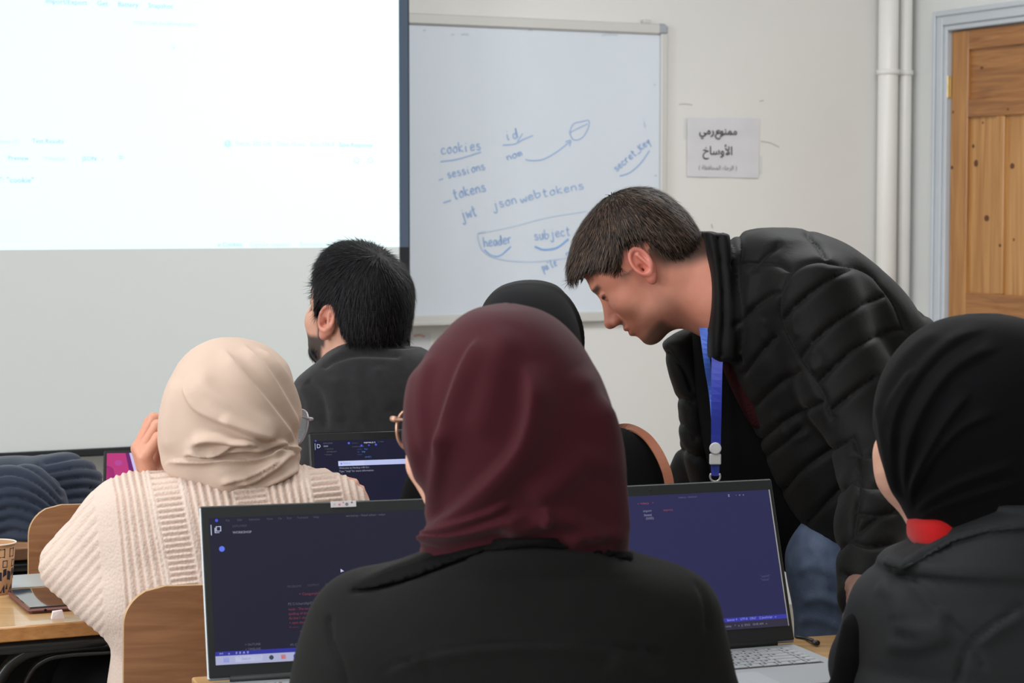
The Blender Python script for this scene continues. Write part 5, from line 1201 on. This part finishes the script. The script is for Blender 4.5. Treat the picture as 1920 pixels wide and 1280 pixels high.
mesh_np('beard', np.vstack([Pb, SV]), np.vstack([Fb, SQ + len(Pb)]), M_hairB, p5)
S = Sdf()
S.u(prof([(628, 694, 740, .05), (636, 655, 747, .058), (648, 628, 752, .064), (662, 612, 755, .068), (680, 604, 760, .072), (697, 602, 772, .078), (712, 604, 790, .08)], D - .005, 2.3), .01)
S.u(prof([(652, 640, 790, .06), (664, 612, 812, .075), (680, 590, 832, .085), (695, 572, 846, .092), (712, 558, 856, .098), (740, 553, 864, .105), (780, 554, 870, .11), (830, 556, 876, .115), (900, 552, 884, .11, D + .02), (1050, 560, 880, .105, D + .06), (1250, 570, 870, .11, D + .06), (1290, 600, 850, .10, D + .06)], D - .01, 2.3), .012)
for g, sp_, ep_, wp_ in ((1, (596, 775), (548, 960), (600, 905)), (-1, (840, 775), (880, 960), (800, 905))):
    a, e_, w_ = at(*sp_, D), at(*ep_, D + .10), at(*wp_, D + .33); w_.z = max(w_.z, TZ + .09); e_.z = max(e_.z, TZ + .06); S.u(rc(a, e_, .062, .055), .03); S.u(rc(e_, w_, .05, .036), .02)
c4 = lambda *p: crop(530, 420, 2.285, *p)
fj = folds([(c4((165, 615), (230, 580), (310, 560), (400, 560), (510, 565)), 5, .0050, 'g'), (c4((290, 495), (340, 478), (430, 470), (480, 475)), 7, .004, 'a'), (c4((100, 670), (150, 720), (175, 790), (180, 880)), 8, .005, 'g'), (c4((230, 640), (215, 740), (240, 860)), 16, .004, 'r'),
    (c4((400, 600), (420, 700), (470, 800)), 16, .0045, 'r'), (c4((300, 640), (330, 740), (320, 860)), 14, .003, 'r'), (c4((70, 680), (110, 760), (120, 860)), 10, .004, 'r'), (c4((175, 600), (260, 545), (330, 520), (440, 515)), 8, .003, 'r')])
put('grey_jacket', S, M_coatM, p5, cell=.0045, detail=lambda P, N: fj(P, N) + .003*noise3(P, 22, 6))
S = Sdf(); seated(S, hip, 24, grow=.010); S.u(el(hip, (.16, .11, .10)), .03); put('trousers', S, M_trousers, p5, cell=.01); shoes(feet, p5)

# ------------------------------------------------------------------ young man bending over the table
D = 3.65; R6 = frame(79, -45); sA = .98; hc = np.array(at(1208, 499, D)[:])
S = Sdf(); head(S, hc, R6, sA, neck=at(1345, 545, D), nr=.050)
S.u(rc(at(1298, 490, D), at(1365, 540, D + .01), .049, .050), .04); S.u(rc(at(1262, 560, D), at(1350, 590, D), .030, .05), .035)
S.u(rc(at(1345, 545, D), at(1470, 600, D + .02), .05, .085), .04); S.u(rc(at(1480, 610, D + .02), at(1620, 800, D + .05), .09, .11), .06); S.u(el(at(1690, 930, D + .06), (.10, .12, .10)), .05)
legs = []
for g, dd, dx in ((1, -.05, 0), (-1, .13, 40)):
    a, k_, n_ = at(1650 + dx, 950, D + .06 + dd), at(1572 + dx, 1330, D + .05 + dd), at(1610 + dx, 1760, D + .07 + dd); n_.z = .09; S.u(rc(a, k_, .065, .045), .03); S.u(rc(k_, n_, .045, .036), .03); legs.append((np.array(n_[:]), np.array([-.92, .2, 0])))
sh, elb, wr = at(1535, 600, D - .15), at(1645, 860, D - .24), at(1620, 1128, 3.16); S.u(rc(sh, elb, .045, .034), .03); S.u(rc(elb, wr, .032, .024), .02)
wr.z = TZ + .06; hand(S, wr, (.30, -.93, -.16), (0, 0, -1), -1, (12, 22, 16), .92)
sh2, elb2, wr2 = at(1400, 560, D + .16), at(1345, 800, D + .25), at(1268, 930, D + .27); S.u(rc(sh2, elb2, .042, .032), .03); S.u(rc(elb2, wr2, .030, .024), .02); hand(S, wr2, (-.75, .1, -.55), (-.4, 0, -.9), -1, (15, 20, 15), .95)
hairpoly = [(1060, 532), (1086, 521), (1108, 509), (1130, 504), (1150, 508), (1164, 514), (1172, 500), (1180, 470), (1192, 458), (1212, 458), (1232, 474), (1250, 484), (1290, 480), (1325, 470), (1350, 440), (1350, 300), (1040, 300), (1040, 500)]
hp_ = poly_ext(hairpoly, .00091)
hcA = hc
def m_hairA(P, N):
    f, l, u = local(P, hcA, R6, sA).T; x, y, z = P.T; d = hp_.f(x, y, z)
    fade = .92 * smooth01(1 - d/.026) * smooth01((.05 - f)/.03) * smooth01((.07 - np.abs(l)*0)/.01)
    chin = .82 * smooth01((-.078 - u)/.018) * box01(f, .035, .2, .02); jaw = .22 * smooth01((-.055 - u)/.02) * box01(f, .0, .2, .02); must = .42 * box01(u, -.052, -.040, .006) * smooth01((f - .085)/.008) * box01(np.abs(l), -1, .024, .008)
    brow = .95 * box01(u, .022, .032, .005) * box01(np.abs(l), .010, .048, .008) * smooth01((f - .066)/.01); g_ = np.where(np.abs(l) > .069, 0, 1)
    return np.clip(np.maximum.reduce([fade*g_, chin, jaw, must, brow]), 0, 1)
lo, hi = np.array([at(1070, 0, D).x, D - .13, at(0, 670, D).z]), np.array([at(1340, 0, D).x, D + .1, at(0, 335, D).z])
lo2, hi2 = np.array([.40, 2.98, TZ - .01]), np.array([.56, 3.2, TZ + .07])
p6, _ = body_mesh(S, 'person in black quilted puffer jacket and blue lanyard bending over the table', M_skinA, Vector((.57, D + .05, 0)), [(lo, hi, .0024)], {'hair': m_hairA, 'red': m_red(hc, R6, sA), 'eye': m_eye(hc, R6, sA)})
S = Sdf(); S.u(he(0, (.101, .083, .093), R6, hc, -.014, 0, .040)); S.u(he(0, (.068, .070, .066), R6, hc, .034, 0, .048), .03); S.u(he(0, (.03, .055, .030), R6, hc, .078, 0, .058), .03); S.u(he(0, (.058, .060, .052), R6, hc, -.045, 0, -.012), .04)
S.s(he(0, (.022, .02, .038), R6, hc, -.008, .078, -.004), .006); S.s(he(0, (.022, .02, .038), R6, hc, -.008, -.078, -.004), .006); S.s(he(0, (.06, .09, .05), R6, hc, .085, 0, -.018), .01)
S.i(hp_, .006)
def taperA(P):
    d = hp_.f(*P.T); qx, qy = to_px(P); return -.010 * smooth01((d + .030)/.030) * smooth01((qx - 1125)/40)
PA, FA, NA = S.mesh(.003, None, lambda P, N: taperA(P) + .0022*noise3(P, 60, 3) + .0008*noise3(P, 200, 4))
crownA = hc + R6 @ np.array([-.045, .0, .125])
def combA(p, n):
    v = p - crownA; v = v / (np.linalg.norm(v, axis=1)[:, None] + 1e-6); fw = (p - hc) @ R6[:, 0]; return v + R6[:, 0]*.9*smooth01((fw + .02)/.06)[:, None] + np.array([0, 0, -.15])
SV, SQ = strands(PA, FA, NA, 20000, combA, .017, .00055, 3, lift=.26, jit=.22)
mesh_np('hair', np.vstack([PA, SV]), np.vstack([FA, SQ + len(PA)]), M_hairA, p6, attrs={'tint': np.concatenate([np.zeros(len(PA)), STR['t']])})
# jacket
S = Sdf(); DJ = D + .03
S.u(prof([(426, 1448, 1478, .03), (429, 1420, 1505, .07), (436, 1392, 1535, .10), (450, 1370, 1570, .13), (472, 1352, 1608, .15), (500, 1344, 1644, .165), (540, 1338, 1690, .175), (580, 1336, 1726, .18), (620, 1340, 1756, .182), (665, 1346, 1780, .182), (700, 1358, 1795, .18), (750, 1382, 1808, .178),
          (800, 1404, 1815, .176), (850, 1424, 1818, .175), (900, 1447, 1818, .175), (950, 1474, 1818, .175), (1000, 1512, 1812, .17), (1040, 1544, 1805, .165), (1072, 1568, 1798, .16), (1100, 1580, 1790, .15)], DJ, 2.4), .01)
S.u(rc(at(1528, 560, D - .13), at(1590, 720, D - .17), .078, .070), .03); S.u(rc(at(1590, 720, D - .17), elb, .070, .062), .04); S.u(rc(elb, at(1635, 980, D - .36), .060, .055), .03); S.u(rc(at(1635, 980, D - .36), at(1623, 1118, 3.19), .054, .044), .02)
# stand-up collar
S.u(prof([(434, 1314, 1352, .066), (440, 1314, 1364, .074), (470, 1320, 1368, .080), (520, 1326, 1374, .083), (580, 1327, 1380, .085), (640, 1323, 1384, .085), (662, 1324, 1384, .083), (674, 1334, 1376, .076)], D - .005, 4.0), .006)
# far front panel and far sleeve
S.u(prof([(616, 1288, 1330, .04), (628, 1262, 1330, .045), (645, 1242, 1328, .05), (665, 1246, 1322, .052), (700, 1254, 1322, .055), (740, 1266, 1326, .055), (775, 1272, 1330, .055), (800, 1271, 1334, .055), (830, 1276, 1340, .055), (870, 1285, 1350, .055), (920, 1300, 1370, .05)], D + .16, 2.3), .008)
S.u(rc(at(1400, 560, D + .15), at(1350, 790, D + .24), .07, .058), .03); S.u(rc(at(1350, 800, D + .24), at(1288, 905, D + .25), .056, .040), .03)
c7 = lambda *p: crop(1080, 400, 1.524, *p); c8 = lambda *p: crop(1340, 400, 3.2, *p)
seams = [c8((400, 700), (380, 600), (390, 500), (440, 370), (520, 300), (620, 275), (720, 290)), c8((400, 700), (480, 850), (580, 980), (650, 1100), (700, 1230)), c8((130, 670), (240, 560), (320, 490), (390, 470)), c8((170, 960), (260, 850), (360, 740)), c8((240, 1150), (350, 1050), (500, 940)),
    c8((120, 300), (260, 295), (370, 300), (450, 340)), c8((230, 330), (300, 250), (380, 190)), c8((560, 120), (620, 190), (670, 260)), c8((680, 285), (840, 310), (950, 360), (1010, 430), (1080, 540), (1140, 690)),
    c8((400, 640), (500, 540), (600, 455), (720, 375), (830, 325)), c8((505, 870), (600, 760), (740, 640), (880, 550), (1010, 490)), c8((620, 1010), (740, 890), (860, 790), (1000, 720), (1130, 685)), c8((700, 1180), (820, 1080), (960, 980)),
    c7((520, 650), (600, 590), (700, 540)), c7((590, 790), (640, 735), (720, 680), (790, 640)), c7((660, 880), (720, 820), (800, 745)), c7((725, 975), (790, 920), (870, 860)), c7((790, 640), (815, 720), (800, 850), (790, 930)), c7((545, 690), (640, 620)),
    c7((795, 690), (840, 692), (900, 680)), c7((800, 770), (850, 778), (910, 770)), c7((795, 852), (850, 860), (910, 850)), c7((785, 935), (840, 948), (900, 940)), c7((765, 1030), (810, 1042), (870, 1035)), c7((1000, 290), (940, 200), (890, 150)),
    c7((260, 400), (300, 440), (330, 500)), c7((290, 530), (330, 540)), c7((295, 600), (340, 640)), c7((275, 660), (330, 690), (380, 700)), [(1385, 440), (1382, 520), (1390, 600), (1386, 680)], [(1347, 440), (1355, 520), (1357, 600), (1352, 670)]]
def quilt(seams, amp, wd):
    def f(P, N):
        qx, qy = to_px(P); best = np.full(len(P), 1e3)
        for sm__ in seams:
            b_ = np.array(sm__); m = (qx > b_[:, 0].min()-30) & (qx < b_[:, 0].max()+30) & (qy > b_[:, 1].min()-30) & (qy < b_[:, 1].max()+30)
            if m.any(): best[m] = np.minimum(best[m], line_dist(qx[m], qy[m], sm__)[0])
        t = np.clip(best/wd, 0, 1); return amp*(np.sqrt(np.maximum(1 - (1 - t)**2, 0)) - 1)
    return f
qf = quilt(seams, .0105, 17)
wr_ = folds([(c8((600, 800), (590, 900), (600, 970)), 9, .004, 'r'), (c8((480, 540), (470, 650), (500, 760)), 8, .003, 'r'), (c8((230, 340), (210, 480), (220, 600)), 10, .004, 'r'), (c8((560, 760), (640, 860), (630, 950)), 8, .003, 'r'), (c8((300, 620), (290, 720), (330, 800)), 9, .003, 'r'), (c7((560, 560), (600, 640), (680, 620)), 9, .003, 'r')])
put('puffer_jacket', S, M_puffer, p6, cell=.0042, fine=[(*pbox(1300, 420, 1740, 1180, D - .2, .25), .0036)], detail=lambda P, N: qf(P, N) + wr_(P, N) + .003*noise3(P, 30, 12))
# shirt between the open fronts
S = Sdf(); S.u(prof([(600, 1300, 1420, .07), (640, 1300, 1440, .09), (700, 1304, 1470, .10), (780, 1312, 1520, .11), (860, 1325, 1570, .12), (930, 1350, 1620, .12), (1000, 1400, 1680, .12), (1045, 1436, 1710, .12), (1085, 1500, 1720, .11)], D + .10, 2.4), .01)
put('shirt', S, M_shirt, p6, cell=.007, detail=lambda P, N: .003*noise3(P, 20, 2))
S = Sdf(); S.u(prof([(655, 1352, 1400, .04), (690, 1356, 1410, .045), (730, 1372, 1424, .045), (770, 1392, 1440, .045), (800, 1410, 1450, .04)], D - .01, 2.2), .01)
put('maroon_lining', S, mat('maroon_knit', (52, 16, 20), .95, spec=.05, sheen=.0, bump=.6, bscale=260, rgb2=(34, 18, 20), vscale=200), p6, cell=.005)
zt_ = MB()
for k, (x, y) in enumerate(catmull([(1425, 850), (1447, 898), (1474, 948), (1512, 998), (1544, 1038), (1570, 1072)], 16)):
    c_ = at(x - 1, y, DJ - .04); zt_.box((c_.x - .0011, c_.y - .0011, c_.z - .0011), (c_.x + .0011, c_.y + .0011, c_.z + .0011), .0004)
o = zt_.build('zipper_teeth', mat('zipper_metal', (120, 118, 116), .3, metal=.8), p6); o['kind'] = 'stuff'
S = Sdf(); legs2 = []
for g, dd, dx in ((1, -.05, 0), (-1, .13, 40)):
    a, k_, n_ = at(1650 + dx, 950, D + .06 + dd), at(1574 + dx, 1330, D + .05 + dd), at(1610 + dx, 1760, D + .07 + dd); n_.z = .09; S.u(rc(at(1590 + dx, 1050, D + .05 + dd), k_, .094, .075), .05); S.u(rc(a, at(1590 + dx, 1050, D + .05 + dd), .10, .094), .05); S.u(rc(k_, n_, .074, .062), .04)
S.u(el(at(1690, 940, D + .06), (.13, .16, .13)), .05)
fjn = folds([([(1490, 1080), (1520, 1060), (1560, 1070), (1600, 1100)], 10, .005, 'r'), ([(1500, 1130), (1540, 1120), (1590, 1140)], 9, .004, 'r'), ([(1490, 1170), (1530, 1160), (1580, 1180)], 9, .004, 'r'), ([(1510, 1010), (1540, 1050), (1560, 1110)], 9, .004, 'r'), ([(1545, 1000), (1560, 1080), (1555, 1190)], 3, .002, 'g')])
put('jeans', S, M_jeans, p6, cell=.006, detail=lambda P, N: fjn(P, N) + .004*noise3(P, 24, 3)); shoes(legs, p6)
# lanyard hanging from his neck
ly = empty('lanyard', at(1341, 780, D - .07), 'blue lanyard with white clip hanging from the neck of the bending person', 'lanyard')
def strap(pts, wd, Dd, m, name, n=10):
    b = MB(); cp = catmull(pts, 6); vs = []
    for i, p in enumerate(cp):
        t = cp[min(i+1, len(cp)-1)] - cp[max(i-1, 0)]; t = t/np.hypot(*t); w_ = wd[0] + (wd[1] - wd[0])*i/(len(cp) - 1); ddd = .0012
        l_, r_ = (p[0] - w_/2, p[1]), (p[0] + w_/2, p[1]); dz = .004*math.sin(i*.35)
        vs += [at(*l_, Dd + dz), at(*r_, Dd - dz), at(*r_, Dd - dz + ddd), at(*l_, Dd + dz + ddd)]
    b.add(vs, [(4*i+a, 4*i+4+a, 4*i+4+(a+1) % 4, 4*i+(a+1) % 4) for i in range(len(cp)-1) for a in range(4)] + [(0, 1, 2, 3), tuple(4*(len(cp)-1)+k for k in (3, 2, 1, 0))]); return b.build(name, m, ly)
strap([(1315, 588), (1321, 635), (1327, 690), (1334, 740), (1338, 800)], (17, 7), D - .035, M_blue2, 'far_strap'); strap([(1346, 640), (1344, 700), (1343, 780), (1342, 850)], (22, 18), D - .075, M_blue, 'near_strap'); strap([(1341, 862), (1341, 892)], (17, 15), D - .075, M_blue, 'loop_strap')
c_ = at(1341, 840, D - .082); b = MB(Matrix(((1, 0, 0), (0, 0, -1), (0, 1, 0))), c_); b.lathe([(.0085, 0), (.0100, .001), (.0100, .004), (.0085, .005)], (0, 0, 0), 32); b.build('round_clasp', M_white, ly)
c_ = at(1341, 860, D - .08); b = MB(None, c_); b.box((-.0098, -.004, -.0095), (.0098, .003, .0088), .0015); b.build('square_buckle', M_white, ly)
b = MB(); cc = at(1341, 893, D - .076); b.tube([(cc.x + .0085*math.sin(t), cc.y, cc.z - .0085*math.cos(t) - .0) for t in np.linspace(-2.2, 2.2, 20)], .0018, 8); b.tube([(cc.x, cc.y, cc.z - .007), (cc.x, cc.y, cc.z - .03)], .003, 8); b.build('metal_hook', mat('white_metal', (205, 206, 210), .3, metal=.4), ly, smooth=True)
b = MB(); cc = at(1341, 925, D - .076); b.box((cc.x - .03, cc.y - .001, cc.z - .085), (cc.x + .03, cc.y + .001, cc.z - .006), .0008); b.build('badge_card', M_white, ly)

# ------------------------------------------------------------------ navy jackets on the front table
def navy(name, prims, label, arcs, origin):
    S = Sdf()
    for p in prims: S.u(p, .03)
    S.i(Prim(lambda x, y, z: TZ + .0015 - z + 0*x + 0*y, [-1e9]*3, [1e9]*3), .004)
    q_ = quilt(arcs, .009, 10)
    o, _ = put(name, S, M_navy, None, origin, .0045, None, lambda P, N: q_(P, N) + .004*noise3(P, 26, 5)); tag(o, label, 'jacket', 'navy quilted jackets on the front table'); return o
DN = 4.14
c5 = lambda *p: crop(0, 840, 2.91, *p)
arcs = [c5((-60, 160 + k*66), (60, 140 + k*62), (170, 170 + k*60), (260, 230 + k*56), (340, 310 + k*50)) for k in range(-2, 6)]
navy('navy_jacket', [el(at(35, 950, DN), (.095, .085, .085)), el(at(60, 990, DN - .02), (.075, .06, .055)), el(at(-40, 960, DN), (.1, .09, .09)), el(at(75, 1010, DN - .04), (.05, .05, .035))], 'navy quilted jacket piled at the left edge, in front of the other jacket', arcs, at(20, 1020, DN))
arcs = [[(x - 30, 866 + k*19), (x + 40, 856 + k*19), (x + 90, 864 + k*19)] for x in (115,) for k in range(-1, 9)] + [c5((200, 90), (240, 160), (290, 230), (340, 290))]
navy('navy_jacket', [el(at(122, 915, DN + .16), (.078, .085, .07)), el(at(100, 925, DN + .16), (.07, .07, .07)), el(at(30, 900, DN + .20), (.14, .09, .05)), el(at(105, 960, DN + .12), (.08, .07, .045))], 'navy quilted jacket lying behind the empty chair, next to the pink laptop', arcs, at(130, 1000, DN + .16))
